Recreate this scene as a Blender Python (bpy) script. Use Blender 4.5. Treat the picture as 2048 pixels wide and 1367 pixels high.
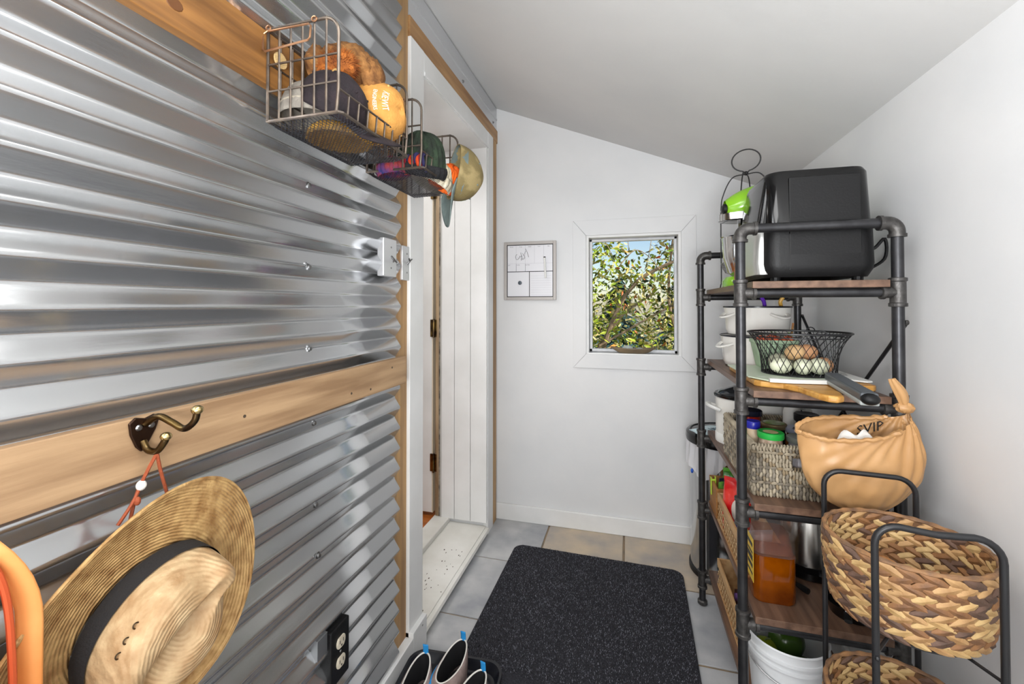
import bpy, bmesh, math, random
from mathutils import Vector, Matrix, Euler
random.seed(7)
R = math.radians; PI = math.pi
for o in list(bpy.data.objects): bpy.data.objects.remove(o)
scene = bpy.context.scene
C = scene.collection

# ---------------------------------------------------------------- camera
cam_d = bpy.data.cameras.new('camera'); cam = bpy.data.objects.new('camera', cam_d); C.objects.link(cam)
cam_d.sensor_width = 36.0; cam_d.lens = 850/2048*36.0
cam_d.shift_y = -(683.5-598.0)/2048; cam_d.clip_start = 0.02
cam.location = (0, 0, 1.15)
cam.rotation_euler = (R(90+0.8), 0, math.atan(231/850))
scene.camera = cam

# ---------------------------------------------------------------- world, sun, lights, exposure
world = bpy.data.worlds.new('sky'); scene.world = world; world.use_nodes = True
wn = world.node_tree.nodes; wl = world.node_tree.links
sky = wn.new('ShaderNodeTexSky'); sky.sky_type = 'NISHITA'; sky.sun_disc = False
sky.sun_elevation = R(38); sky.sun_rotation = R(115); sky.air_density = 1.0; sky.dust_density = 0.6
wl.new(sky.outputs[0], wn['Background'].inputs[0]); wn['Background'].inputs[1].default_value = 0.14
def light(name, kind, loc, rot, energy, color=(1,1,1), **kw):
    d = bpy.data.lights.new(name, kind); d.energy = energy; d.color = color
    for k, v in kw.items(): setattr(d, k, v)
    o = bpy.data.objects.new(name, d); C.objects.link(o); o.location = loc; o.rotation_euler = rot
    return o
light('sun', 'SUN', (0, 0, 8), (R(52), 0, R(66)), 8.0, (1, .95, .84), angle=R(0.6))
# unseen fill lights, added behind the camera and under the entry ceiling
light('rear_fill', 'AREA', (0.0, -1.22, 1.05), (R(90), 0, 0), 20, (.97, .985, 1.0), shape='RECTANGLE', size=1.1, size_y=1.7)
light('overhead_fill', 'AREA', (-0.1, 0.15, 1.93), (0, R(-22), 0), 11.0, (.985, .985, .98), shape='RECTANGLE', size=0.7, size_y=0.9)
light('ceiling_bounce_fill', 'AREA', (0.05, -.30, 1.05), (R(152), 0, 0), 22.0, (.97, .985, 1.0), shape='DISK', size=0.45)  # added upward light with no fitting, brightens the ceiling
light('hall_fill', 'AREA', (-1.5, 1.3, 2.2), (0, 0, 0), 14, (1, .97, .93), shape='RECTANGLE', size=0.8, size_y=0.8)  # added light under the hall ceiling, no window there
vs = scene.view_settings
vs.view_transform = 'Standard'; vs.look = 'None'; vs.gamma = 1.0; vs.use_curve_mapping = False; vs.exposure = 0.28

# ---------------------------------------------------------------- helpers
def s(r, g, b):
    def c(x):
        x /= 255.0
        return x/12.92 if x <= .04045 else ((x+.055)/1.055)**2.4
    return (c(r), c(g), c(b), 1.0)

def M(name, col, rough=.5, metal=0., col2=None, vscale=8., stretch=(1,1,1), bump=0., bscale=60., bstretch=None,
      spec=.5, trans=0., sharp=(.35,.65), detail=5., rings=None, coat=0., ior=1.45, rvar=0., sub=0., thin=0., distort=0.):
    m = bpy.data.materials.new(name); m.use_nodes = True
    nt = m.node_tree; n = nt.nodes; L = nt.links; b = n['Principled BSDF']
    b.inputs['Base Color'].default_value = col; b.inputs['Roughness'].default_value = rough
    b.inputs['Metallic'].default_value = metal; b.inputs['Specular IOR Level'].default_value = spec
    b.inputs['IOR'].default_value = ior
    b.inputs['Transmission Weight'].default_value = trans; b.inputs['Coat Weight'].default_value = coat
    tc = n.new('ShaderNodeTexCoord')
    def noise(scale, st, det=5., dis=0.):
        mp = n.new('ShaderNodeMapping'); mp.inputs['Scale'].default_value = st
        L.new(tc.outputs['Object'], mp.inputs[0])
        t = n.new('ShaderNodeTexNoise'); t.inputs['Scale'].default_value = scale; t.inputs['Detail'].default_value = det
        t.inputs['Distortion'].default_value = dis
        L.new(mp.outputs[0], t.inputs[0]); return t
    if col2 is not None or rvar:
        t = noise(vscale, stretch, detail, distort)
        rp = n.new('ShaderNodeValToRGB')
        rp.color_ramp.elements[0].position = sharp[0]; rp.color_ramp.elements[1].position = sharp[1]
        rp.color_ramp.elements[0].color = col; rp.color_ramp.elements[1].color = col2 or col
        L.new(t.outputs[0], rp.inputs[0])
        if col2 is not None: L.new(rp.outputs[0], b.inputs['Base Color'])
        if rvar:
            mr = n.new('ShaderNodeMapRange'); mr.inputs[1].default_value=.3; mr.inputs[2].default_value=.7
            mr.inputs[3].default_value = max(0.02, rough-rvar); mr.inputs[4].default_value = rough+rvar
            L.new(t.outputs[0], mr.inputs[0]); L.new(mr.outputs[0], b.inputs['Roughness'])
    if bump:
        bp = n.new('ShaderNodeBump'); bp.inputs['Strength'].default_value = bump; bp.inputs['Distance'].default_value = .004
        t = noise(bscale, bstretch or stretch, 4.)
        h = t.outputs[0]
        if rings:
            w = n.new('ShaderNodeTexWave'); w.wave_type = 'RINGS'; w.rings_direction = rings[0]; w.inputs['Scale'].default_value = rings[1]
            w.inputs['Distortion'].default_value = rings[2] if len(rings) > 2 else .4
            L.new(tc.outputs['Object'], w.inputs[0])
            ad = n.new('ShaderNodeMath'); ad.operation = 'ADD'; L.new(h, ad.inputs[0]); L.new(w.outputs['Fac'], ad.inputs[1]); h = ad.outputs[0]
        L.new(h, bp.inputs['Height']); L.new(bp.outputs[0], b.inputs['Normal'])
    if sub:
        b.inputs['Subsurface Weight'].default_value = sub; b.inputs['Subsurface Radius'].default_value = (.01,.008,.006)
    if thin:      # thin translucent film / pane
        out = n['Material Output']; mx = n.new('ShaderNodeMixShader'); tr = n.new('ShaderNodeBsdfTransparent')
        mx.inputs[0].default_value = thin
        L.new(b.outputs[0], mx.inputs[1]); L.new(tr.outputs[0], mx.inputs[2]); L.new(mx.outputs[0], out.inputs[0])
    m.diffuse_color = col
    return m

class MB:
    def __init__(self): self.v = []; self.f = []
    def add(self, vs, fs):
        k = len(self.v); self.v += [tuple(p) for p in vs]; self.f += [tuple(i+k for i in q) for q in fs]; return self
    def box(self, x0, x1, y0, y1, z0, z1):
        return self.add([(x0,y0,z0),(x1,y0,z0),(x1,y1,z0),(x0,y1,z0),(x0,y0,z1),(x1,y0,z1),(x1,y1,z1),(x0,y1,z1)],
                        [(0,3,2,1),(4,5,6,7),(0,1,5,4),(1,2,6,5),(2,3,7,6),(3,0,4,7)])
    def prism(self, poly, a, b, mp):
        n = len(poly); vs = [mp(u,v,a) for u,v in poly]+[mp(u,v,b) for u,v in poly]
        fs = [tuple(range(n))[::-1], tuple(range(n,2*n))]+[(i,(i+1)%n,n+(i+1)%n,n+i) for i in range(n)]
        return self.add(vs, fs)
    def tube(self, pts, r, n=8, closed=False, flat=None, up=None):
        pts = [Vector(p) for p in pts]; N = len(pts); vs = []; fs = []
        if N < 2: return self
        prev = None
        for i, p in enumerate(pts):
            if closed: t = pts[(i+1) % N]-pts[i-1]
            else: t = pts[min(i+1,N-1)]-pts[max(i-1,0)]
            if t.length < 1e-9: t = Vector((0,0,1))
            t.normalize()
            if prev is None:
                a = Vector(up) if up else (Vector((0,0,1)) if abs(t.z) < .9 else Vector((1,0,0)))
                u = (a-t*a.dot(t)).normalized()
            else: u = (prev-t*prev.dot(t)); u = u.normalized() if u.length > 1e-6 else Vector((1,0,0))
            prev = u; w = t.cross(u)
            rr = r[i] if isinstance(r, (list,tuple)) else r
            k = flat or 1.0
            for j in range(n):
                a = 2*PI*j/n; vs.append(p+u*math.cos(a)*rr*k+w*math.sin(a)*rr)
        for i in range(N if closed else N-1):
            for j in range(n):
                i2 = (i+1) % N; j2 = (j+1) % n
                fs.append((i*n+j, i*n+j2, i2*n+j2, i2*n+j))
        if not closed: fs.append(tuple(range(n))[::-1]); fs.append(tuple((N-1)*n+j for j in range(n)))
        return self.add(vs, fs)
    def surf(self, fn, nu, nv, cu=False, cv=False, mask=None):
        U = nu if cu else nu+1; V = nv if cv else nv+1
        vs = [fn(i/nu, j/nv) for j in range(V) for i in range(U)]; fs = []
        for j in range(nv):
            for i in range(nu):
                if mask and not mask(i, j): continue
                i2 = (i+1) % U; j2 = (j+1) % V
                fs.append((j*U+i, j*U+i2, j2*U+i2, j2*U+i))
        return self.add(vs, fs)
    def lathe(self, prof, n=32, c=(0,0,0), sx=1., sy=1., mp=None, cap0=True, cap1=True):
        vs = []; fs = []; K = len(prof)
        for (r, z) in prof:
            for j in range(n):
                a = 2*PI*j/n; p = (c[0]+r*sx*math.cos(a), c[1]+r*sy*math.sin(a), c[2]+z)
                vs.append(mp(*p) if mp else p)
        for k in range(K-1):
            for j in range(n):
                j2 = (j+1) % n; fs.append((k*n+j, k*n+j2, (k+1)*n+j2, (k+1)*n+j))
        if cap0: fs.append(tuple(range(n))[::-1])
        if cap1: fs.append(tuple((K-1)*n+j for j in range(n)))
        return self.add(vs, fs)
    def ell(self, c, rx, ry, rz, n=16, m=10, fn=None, rot=None):
        pr = []
        vs = []; fs = []
        for k in range(m+1):
            t = -PI/2+PI*k/m
            for j in range(n):
                a = 2*PI*j/n; d = Vector((math.cos(t)*math.cos(a), math.cos(t)*math.sin(a), math.sin(t)))
                q = fn(d) if fn else 1.0
                p = Vector((d.x*rx*q, d.y*ry*q, d.z*rz*q))
                if rot: p = rot @ p
                vs.append((c[0]+p.x, c[1]+p.y, c[2]+p.z))
        for k in range(m):
            for j in range(n):
                j2 = (j+1) % n; fs.append((k*n+j, k*n+j2, (k+1)*n+j2, (k+1)*n+j))
        return self.add(vs, fs)
    def xf(self, mat, k=0):
        for i in range(k, len(self.v)): self.v[i] = tuple(mat @ Vector(self.v[i]))
        return self

FRAME = {}
def build(name, mb, mat, parent=None, smooth=False, bevel=0., sub=0, solid=0., world=True, label=None, kind=None, weld=False, ang=38):
    me = bpy.data.meshes.new(name)
    v = mb.v
    if parent is not None and world:
        inv = FRAME.get(parent.name)
        if inv is not None: v = [tuple(inv @ Vector(p)) for p in v]
    me.from_pydata(v, [], mb.f)
    bm = bmesh.new(); bm.from_mesh(me)
    bmesh.ops.remove_doubles(bm, verts=bm.verts, dist=1e-6)
    bmesh.ops.recalc_face_normals(bm, faces=bm.faces)
    bm.to_mesh(me); bm.free()
    o = bpy.data.objects.new(name, me); C.objects.link(o)
    if mat: me.materials.append(mat)
    if smooth:
        me.polygons.foreach_set('use_smooth', [True]*len(me.polygons)); me.set_sharp_from_angle(angle=R(ang))
    if parent is not None:
        o.parent = parent
        if parent.name in FRAME: FRAME[o.name] = FRAME[parent.name]
    if solid:
        md = o.modifiers.new('thickness', 'SOLIDIFY'); md.thickness = solid; md.offset = 0
    if bevel:
        md = o.modifiers.new('bevel', 'BEVEL'); md.width = bevel; md.segments = 2; md.limit_method = 'ANGLE'; md.angle_limit = R(40)
    if sub:
        md = o.modifiers.new('subdivision', 'SUBSURF'); md.levels = sub; md.render_levels = sub
    if label: o['label'] = label
    if kind: o['kind'] = kind
    return o
def tag(o, label, cat, group=None):
    o['label'] = label; o['category'] = cat
    if group: o['group'] = group
    return o
def thing(name, label, cat, loc=(0,0,0), rz=0., group=None, rot=None):
    o = bpy.data.objects.new(name, None); C.objects.link(o); o.empty_display_size = .02
    o.location = loc; o.rotation_euler = rot if rot is not None else (0,0,rz)
    mw = Matrix.Translation(Vector(loc)) @ (Euler(rot) if rot is not None else Euler((0,0,rz))).to_matrix().to_4x4()
    FRAME[o.name] = mw.inverted(); return tag(o, label, cat, group)
def struct(name, mb, mat, parent=None, **kw):
    o = build(name, mb, mat, parent, **kw)
    if parent is None: o['kind'] = 'structure'
    return o
def inst(src, parent, loc, rot=(0,0,0), scale=None):
    o = src.copy(); C.objects.link(o); o.parent = parent; o.location = loc; o.rotation_euler = rot
    if scale: o.scale = scale
    return o
def text_mb(body, size, mp, res=1, align='CENTER'):
    """lettering as flat outline geometry, mp maps (u,v) to a point"""
    cu = bpy.data.curves.new('lettering', 'FONT'); cu.body = body; cu.size = size; cu.align_x = align; cu.align_y = 'CENTER'; cu.resolution_u = res
    o = bpy.data.objects.new('lettering', cu); C.objects.link(o)
    bpy.context.view_layer.update()
    me = bpy.data.meshes.new_from_object(o.evaluated_get(bpy.context.evaluated_depsgraph_get()))
    mb = MB(); mb.add([mp(v.co.x, v.co.y) for v in me.vertices], [tuple(p.vertices) for p in me.polygons])
    bpy.data.objects.remove(o); bpy.data.curves.remove(cu); bpy.data.meshes.remove(me)
    return mb
def arc(c, r, a0, a1, n, ax=(1,0,0), ay=(0,1,0)):
    ax = Vector(ax); ay = Vector(ay); c = Vector(c)
    return [c+ax*r*math.cos(a0+(a1-a0)*i/n)+ay*r*math.sin(a0+(a1-a0)*i/n) for i in range(n+1)]
def spline(P, n=8, closed=False):
    P = [Vector(p) for p in P]; out = []; N = len(P)
    for i in range(N if closed else N-1):
        if closed: a, b, c, d = P[i-1], P[i], P[(i+1) % N], P[(i+2) % N]
        else: a, b, c, d = P[max(i-1,0)], P[i], P[i+1], P[min(i+2,N-1)]
        for k in range(n):
            t = k/n; out.append(.5*((2*b)+(c-a)*t+(2*a-5*b+4*c-d)*t*t+(3*b-a-3*c+d)*t**3))
    if not closed: out.append(P[-1])
    return out
def hsh(*a):
    x = math.sin(sum((i+1)*12.9898*v for i, v in enumerate(a)))*43758.5453; return x-math.floor(x)

# ---------------------------------------------------------------- materials
white = M('white_wall_paint', s(222,222,222), .45, col2=s(214,215,216), vscale=3, bump=.12, bscale=40)
ceil_m = M('white_ceiling_paint', s(216,215,213), .6, col2=s(207,207,206), vscale=2, bump=.15, bscale=25)
trim_w = M('white_trim_gloss', s(228,228,227), .32, col2=s(216,216,214), vscale=4, bump=.08, bscale=30)
worn_w = M('worn_white_paint', s(222,221,216), .4, col2=s(205,203,196), vscale=6)
galv = M('galvanised_steel', s(204,206,208), .20, .92, col2=s(226,227,228), vscale=5, stretch=(1,.25,1), bump=.02, bscale=160, bstretch=(1,.15,1), rvar=.05)
steel_d = M('dull_steel', s(150,150,150), .35, 1.)
wood_raw = M('raw_pine', s(174,143,108), .6, col2=s(140,110,80), vscale=7, stretch=(6,.5,6), bump=.15, bscale=30, bstretch=(4,.4,4))
wood_stain = M('stained_pine', s(158,110,58), .45, col2=s(106,70,34), vscale=6, stretch=(6,.5,6), bump=.12, bscale=30, bstretch=(4,.4,4))
wood_post = M('oiled_pine_post', s(186,148,98), .5, col2=s(146,112,76), vscale=5, stretch=(6,6,.5), bump=.15, bscale=30, bstretch=(4,4,.4))
wood_shelf = M('walnut_shelf', s(120,92,74), .42, col2=s(78,56,44), vscale=6, stretch=(7,.6,7), bump=.08, bscale=30)
wood_hall = M('honey_floor', s(190,110,40), .4, col2=s(150,80,25), vscale=6, stretch=(1,6,1))
grout = M('grout', s(150,128,100), .8, col2=s(120,108,95), vscale=12)
tile_g = M('grey_slate_tile', s(142,145,150), .42, col2=s(192,192,192), vscale=6, bump=.35, bscale=9, sharp=(.3,.7), detail=8)
tile_t = M('tan_slate_tile', s(150,145,142), .42, col2=s(196,178,152), vscale=6, bump=.4, bscale=9, sharp=(.3,.7), detail=8)
black_pipe = M('black_iron_pipe', s(52,52,54), .36, .7, col2=s(66,66,68), vscale=30, bump=.05, bscale=90)
cast = M('cast_iron_fitting', s(60,58,57), .42, .6, col2=s(88,86,84), vscale=60, bump=.4, bscale=90)
blk = M('black_plastic', s(14,14,15), .48, spec=.35, bump=.1, bscale=200)
blk_gloss = M('gloss_black_plastic', s(9,9,10), .12)
blk_rod = M('black_rod', s(28,28,30), .38)
wire_d = M('dark_steel_wire', s(92,84,78), .4, .8, col2=s(120,108,96), vscale=40)
wire_cu = M('coppered_wire', s(170,128,96), .35, .8)
brass = M('antique_brass', s(120,98,58), .28, 1., col2=s(58,46,36), vscale=25)
white_pl = M('white_plastic', s(226,226,222), .4)
enamel = M('white_enamel', s(228,226,220), .18, coat=.3)

# ================================================================ THE ROOM
XL, XR, YF, YB = -.705, .66, 2.22, -1.3
def zc(x): return 2.228-(x+.686)*.4065        # sloped ceiling height
# floor with set tiles
fl = struct('floor', MB().box(-.96, XR+.1, YB-.1, YF+.14, -.06, -.004), grout)
xs = [-.775, -.398, -.021, .356, XR]; ys = [YF, 1.857, 1.486, 1.115, .744, .373, .002, -.369, -.74, -1.11, YB]
for i in range(4):
    for j in range(10):
        x0, x1, y0, y1 = xs[i], xs[i+1], ys[j+1], ys[j]
        g = .0035 if i < 1 else .005
        x0 = max(x0, -.70)
        tm = tile_t if (j == 0 and i in (1, 2)) or hsh(i, j) > .86 else tile_g
        t = build('tile', MB().box(x0+g-.0, x1-g, y0+g, y1-g, -.012, 0), tm, fl, bevel=.0015)
# left wall body with the doorway (solid parts around the opening)
wl_ = struct('wall_left', MB().box(-.96, XL, YB-.1, 1.335, 0, 2.35).box(-.96, XL, 2.045, YF+.14, 0, 2.35).box(-.96, XL, 1.335, 2.045, 1.96, 2.35), white)
# right wall, far wall with the window hole, back wall
struct('wall_right', MB().box(XR, XR+.12, YB-.1, YF+.14, -.06, 2.0), white)
wx0, wx1, wz0, wz1 = -.205, .253, .900, 1.509
struct('wall_far', MB().box(XL-.02, wx0, YF, YF+.14, -.06, 2.4).box(wx1, XR+.12, YF, YF+.14, -.06, 2.4).box(wx0, wx1, YF, YF+.14, -.06, wz0).box(wx0, wx1, YF, YF+.14, wz1, 2.4), white)
struct('wall_back', MB().box(-.96, XR+.12, YB-.1, YB, -.06, 2.4), white)
struct('ceiling', MB().prism([(-.96, zc(-.96)), (XR+.15, zc(XR+.15)), (XR+.15, zc(XR+.15)+.14), (-.96, zc(-.96)+.14)], YB-.12, YF+.16, lambda u, v, w: (u, w, v)), ceil_m)
# made-up frame and housing, added out of view around the two fill lights
d2 = struct('rear_fill_frame', MB().box(-.62,-.55,YB,YB+.05,0,1.95).box(.55,.62,YB,YB+.05,0,1.95).box(-.55,.55,YB,YB+.05,1.90,1.95).box(-.55,.55,YB,YB+.05,0,.2), trim_w); d2['label'] = 'added white frame around the fill light behind the viewer'
lampm = MB().box(-.40,.40,-.5,.5,-.03,-.012).box(-.40,-.36,-.5,.5,-.012,.02).box(.36,.40,-.5,.5,-.012,.02).box(-.36,.36,-.5,-.46,-.012,.02).box(-.36,.36,.46,.5,-.012,.02)
lampm.xf(Matrix.Translation((-.1,.15,1.93)) @ Matrix.Rotation(R(-22), 4, 'Y') @ Matrix.Rotation(PI, 4, 'X'))
tag(build('overhead_fill_housing', lampm, trim_w), 'added white housing around the overhead fill light out of view', 'lamp')
# hall beyond the doorway
struct('floor_hall', MB().box(-2.6, -.96, .2, 2.75, -.06, .055), wood_hall)
struct('wall_hall', MB().box(-2.7, -2.6, .2, 2.75, 0, 2.5).box(-2.6, -.96, .1, .2, 0, 2.5).box(-2.6, -.96, 2.75, 2.85, 0, 2.5), white)
struct('ceiling_hall', MB().box(-2.7, -.96, .1, 2.85, 2.5, 2.6), ceil_m)

# corrugated steel sheets (upper and lower), ridges run along the wall
PITCH = .0616
def corr(z):
    t = ((z-1.0845)/PITCH) % 1.0                    # 0 = ridge; straight flanks, rounded ridges and valleys
    c = math.cos(2*PI*t)*.985
    return -.6795+.0095*(1-2*math.acos(c)/PI)/.8896
def sheet(name, z0, z1f, dx, label):
    mb = MB(); nz = 0
    zs = []; z = z0
    top = z1f(-.68)
    while z < top: zs.append(z); z += PITCH/20
    zs.append(top)
    ysn = [YB+.01, -.6, 0, .3, .6, .9, 1.168]
    K = len(ysn)
    vs = [(corr(z)+dx, y, z) for z in zs for y in ysn]
    fs = [(k*K+i, k*K+i+1, (k+1)*K+i+1, (k+1)*K+i) for k in range(len(zs)-1) for i in range(K-1)]
    mb.add(vs, fs)
    o = struct(name, mb, galv, None, smooth=True, solid=.0008, ang=60); o['label'] = label
    return o
up = sheet('trim_1', .955, lambda x: 2.205, 0, 'upper corrugated galvanised steel sheet covering the left wall')
lo = sheet('trim_2', .088, lambda x: .968, -.0015, 'lower corrugated galvanised steel sheet below the hook board')
up['kind'] = lo['kind'] = 'structure'
# hex-head screws with washers
screw = MB().lathe([(.0075,0),(.0075,.0012),(.0045,.0016),(.0045,.006),(.003,.0066)], 10, mp=lambda x,y,z: (z, x, y))
src = None
for y, z, p in [(.790,1.4165,up),(.795,1.2345,up),(.80,1.0528,up),(.803,.8874,lo),(.808,.7044,lo),(.810,.592,lo),(.818,.377,lo),(.80,.20,lo),(.05,1.4165,up),(.05,1.2345,up)]:
    if src is None: src = build('screw', screw, steel_d, p, smooth=True); src.location = (corr(z), y, z)
    else: inst(src, p, (corr(z), y, z))

# timber and painted trim around the doorway
def trim(n, mb, mat, label, **kw):
    o = struct('trim_%d' % n, mb, mat, None, **kw); o['label'] = label; return o
trim(3, MB().box(XL, -.6905, 1.13, 1.243, .0, 2.2), wood_post, 'vertical pine post at the end of the corrugated sheet', bevel=.002)
trim(4, MB().box(XL, -.684, 1.243, 2.215, 2.032, 2.102), M('pine_header', s(178,138,92), .5, col2=s(138,100,64), vscale=6, stretch=(6,.5,6)), 'pine strip running over the door casing', bevel=.002)
trim(5, MB().box(XL, -.684, 2.125, 2.195, 0, 2.032), wood_post, 'pine strip in the corner beside the far door casing', bevel=.002)
tm6 = trim(6, MB().box(XL, -.69, 1.243, 2.215, 2.102, 2.225).box(-.69, -.686, 1.243, 2.215, 2.16, 2.17), M('flashing_steel', s(206,207,209), .4, .5), 'galvanised steel flashing strip between pine header and ceiling')
for y in (1.72, 2.15): inst(src, tm6, (-.69, y, 2.125))
cas = trim(7, MB().box(XL, -.680, 1.243, 1.336, 0, 2.032), trim_w, 'near white door casing board', bevel=.002)
trim(8, MB().box(XL, -.680, 2.043, 2.125, 0, 2.032), trim_w, 'far white door casing board', bevel=.002)
trim(9, MB().box(XL, -.681, 1.336, 2.043, 1.948, 2.032).box(-.681, -.676, 1.336, 2.043, 1.948, 1.962), trim_w, 'white head casing over the doorway', bevel=.002)
# jamb linings: far lining made of boards with open joints
fj = struct('trim_10', MB().box(-.94, -.705, 2.034, 2.047, .06, 1.965), worn_w); fj['label'] = 'far door jamb backing'
for (x0, x1) in ((-.768,-.683), (-.855,-.7705), (-.928,-.8575)):
    build('plank', MB().box(x0, x1, 2.026, 2.036, .062, 1.95), trim_w, fj, bevel=.001)
build('weather_strip', MB().tube([(-.937, 2.022, .07), (-.937, 2.022, 1.94)], .004, 6), M('weather_strip', s(70,62,54), .6, col2=s(150,140,126), vscale=30), fj)
nj = struct('trim_11', MB().box(-.94, -.685, 1.330, 1.345, .06, 1.965), trim_w); nj['label'] = 'near door jamb'
hj = struct('trim_12', MB().box(-.94, -.685, 1.336, 2.043, 1.945, 1.96), trim_w); hj['label'] = 'door head lining'
# threshold with worn paint: board, front lip and chips
th = struct('trim_13', MB().box(-.905, -.690, 1.336, 2.043, 0, .042), worn_w, bevel=.002); th['label'] = 'worn white painted wooden door sill'
build('front_lip', MB().tube([(-.686,1.338,.026),(-.686,2.04,.026)], .016, 8, flat=.8), worn_w, th, smooth=True)
build('rear_step', MB().box(-.97, -.885, 1.336, 2.043, 0, .064), worn_w, th, bevel=.004)
chip = M('bare_dark_wood', s(70,58,46), .7)
for i in range(46):
    y = 1.36+.45*hsh(i, 3)**1.2; x = -.70-.16*hsh(i, 9)
    a = .0015+.0045*hsh(i, 5); b_ = .001+.0022*hsh(i, 6)
    build('paint_chip', MB().prism([(a*math.cos(t*2*PI/6)*(.7+.5*hsh(i,t)), b_*math.sin(t*2*PI/6)*(.7+.5*hsh(t,i))) for t in range(6)], .0415, .0424, lambda u, v, w: (x+v, y+u, w)), chip, th)
# baseboards
bl = struct('baseboard_left', MB().box(XL, -.664, YB, 1.243, 0, .086), trim_w, bevel=.002)
build('plinth_block', MB().box(XL, -.664, 1.243, 1.337, 0, .10), trim_w, bl, bevel=.002)
build('nail_head', MB().lathe([(.003,0),(.003,.001)], 8, (0,0,0), mp=lambda x,y,z: (-.664+z, 1.305+x, .083+y)), steel_d, bl)
struct('baseboard_far', MB().box(XL, XR, 2.206, YF, 0, .085), trim_w, bevel=.003)
struct('baseboard_right', MB().box(.648, XR, YB, YF, 0, .085), trim_w, bevel=.003)

# door leaf opened into the hall, hinges on the far jamb
cream = M('cream_edge_paint', s(214,200,176), .5)
dr = struct('door_1', MB().box(-1.69, -.985, 2.034, 2.070, .075, 1.94), trim_w, bevel=.002); dr['label'] = 'white painted door standing open into the hall'
build('door_edge', MB().box(-.985, -.980, 2.034, 2.070, .075, 1.94), cream, dr)
build('door_stop', MB().box(-.962, -.944, 2.028, 2.047, .066, 1.945), M('tan_jamb_edge', s(176,152,120), .5, col2=s(120,96,70), vscale=8, stretch=(4,4,.4)), dr)
for z in (1.03, .335, 1.75):
    h = build('hinge', MB().box(-.992, -.955, 2.026, 2.033, z-.045, z+.045), brass, dr, bevel=.001)
    build('hinge_pin', MB().tube([(-.970, 2.022, z-.048), (-.970, 2.022, z+.048)], .0055, 8), brass, h)

# window with casing, sash and glass
wn_ = struct('window_1', MB().box(wx0, wx0+.012, YF-.002, YF+.14, wz0, wz1).box(wx1-.012, wx1, YF-.002, YF+.14, wz0, wz1).box(wx0+.012, wx1-.012, YF-.002, YF+.14, wz1-.012, wz1).box(wx0+.012, wx1-.012, YF-.002, YF+.14, wz0, wz0+.006), trim_w)
wn_['label'] = 'small fixed window with white reveal in the far wall'
cx0, cx1, cz0, cz1 = -.273, .322, .828, 1.587
def ring(poly, y0, y1): return MB().prism(poly, y0, y1, lambda u, v, w: (u, w, v))
g = .0009
for nm, poly in (('casing_side', [(cx0,cz0),(wx0-g,wz0+g),(wx0-g,wz1-g),(cx0,cz1)]), ('casing_side', [(cx1,cz0),(cx1,cz1),(wx1+g,wz1-g),(wx1+g,wz0+g)]),
                 ('casing_head', [(cx0+g,cz1),(wx0,wz1),(wx1,wz1),(cx1-g,cz1)]), ('casing_sill', [(cx0+g,cz0),(cx1-g,cz0),(wx1,wz0),(wx0,wz0)])):
    build(nm, ring(poly, YF-.009, YF), white, wn_, bevel=.001)
fx0, fx1, fz0, fz1 = wx0+.012, wx1-.012, wz0+.006, wz1-.012
sash_m = M('sash_paint', s(226,226,228), .35, col2=s(196,198,202), vscale=10)
sash = build('sash', MB().box(fx0, fx0+.014, YF+.055, YF+.085, fz0, fz1).box(fx1-.014, fx1, YF+.055, YF+.085, fz0, fz1).box(fx0, fx1, YF+.055, YF+.085, fz0, fz0+.016).box(fx0, fx1, YF+.055, YF+.085, fz1-.014, fz1), sash_m, wn_, bevel=.002)
gl_m = M('window_glass', (.01,.01,.01,1), .02, spec=.15, thin=.97)
build('pane', MB().box(fx0+.012, fx1-.012, YF+.068, YF+.071, fz0+.014, fz1-.012), gl_m, wn_)
build('sealant', MB().tube([(fx0+.001, YF+.053, fz0+.001), (fx1-.001, YF+.053, fz0+.001), (fx1-.001, YF+.053, fz1-.001), (fx0+.001, YF+.053, fz1-.001)], .0016, 5, closed=True), M('grey_sealant', s(120,120,118), .6), wn_)

# ================================================================ OUTSIDE THE WINDOW
gm = M('dry_ground', s(150,135,100), .9, col2=s(104,108,66), vscale=3)
struct('ground_outside', MB().box(-14, 14, 2.6, 40, -.62, -.5), gm)
leaf_g = M('shrub_leaf', s(96,112,44), .45, col2=s(176,166,92), vscale=6, spec=.4)
def leaf_mat(name, a, b):
    m = M(name, a, .4, col2=b, vscale=9, spec=.45); return m
lm = [leaf_mat('green_leaf', s(84,116,24), s(160,170,50)), leaf_mat('olive_leaf', s(132,124,44), s(214,200,130)), leaf_mat('dark_leaf', s(30,44,20), s(70,84,36)), leaf_mat('russet_leaf', s(190,84,44), s(214,150,70))]
bark = M('pale_bark', s(160,140,116), .7, col2=s(110,92,74), vscale=14, stretch=(1,1,.3))
sh = thing('shrub', 'large leafy shrub with olive leaves filling the view outside the window', 'shrub', (.1, 3.7, -.5))
rs = random.Random(11)
def crown_top(x):        # upper outline of the foliage, open in the middle where the sky shows
    return 1.50+.62*min(1, abs(x-.10)/.40)**1.4
buckets = [MB() for _ in range(4)]
def leaf(mb, p, d, side, L, W):
    d = d.normalized(); u = side; n = d.cross(u).normalized()
    a = p; b1 = p+d*L*.35+u*W*.5+n*W*.12; b2 = p+d*L*.35-u*W*.5+n*W*.12; c1 = p+d*L*.7+u*W*.38+n*W*.1; c2 = p+d*L*.7-u*W*.38+n*W*.1
    m1 = p+d*L*.36; m2 = p+d*L*.7-n*W*.05; t = p+d*L
    mb.add([a,b1,c1,t,c2,b2,m1,m2], [(0,6,1),(0,5,6),(6,7,2,1),(5,4,7,6),(7,3,2),(4,3,7)])
cnt = 0
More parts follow.
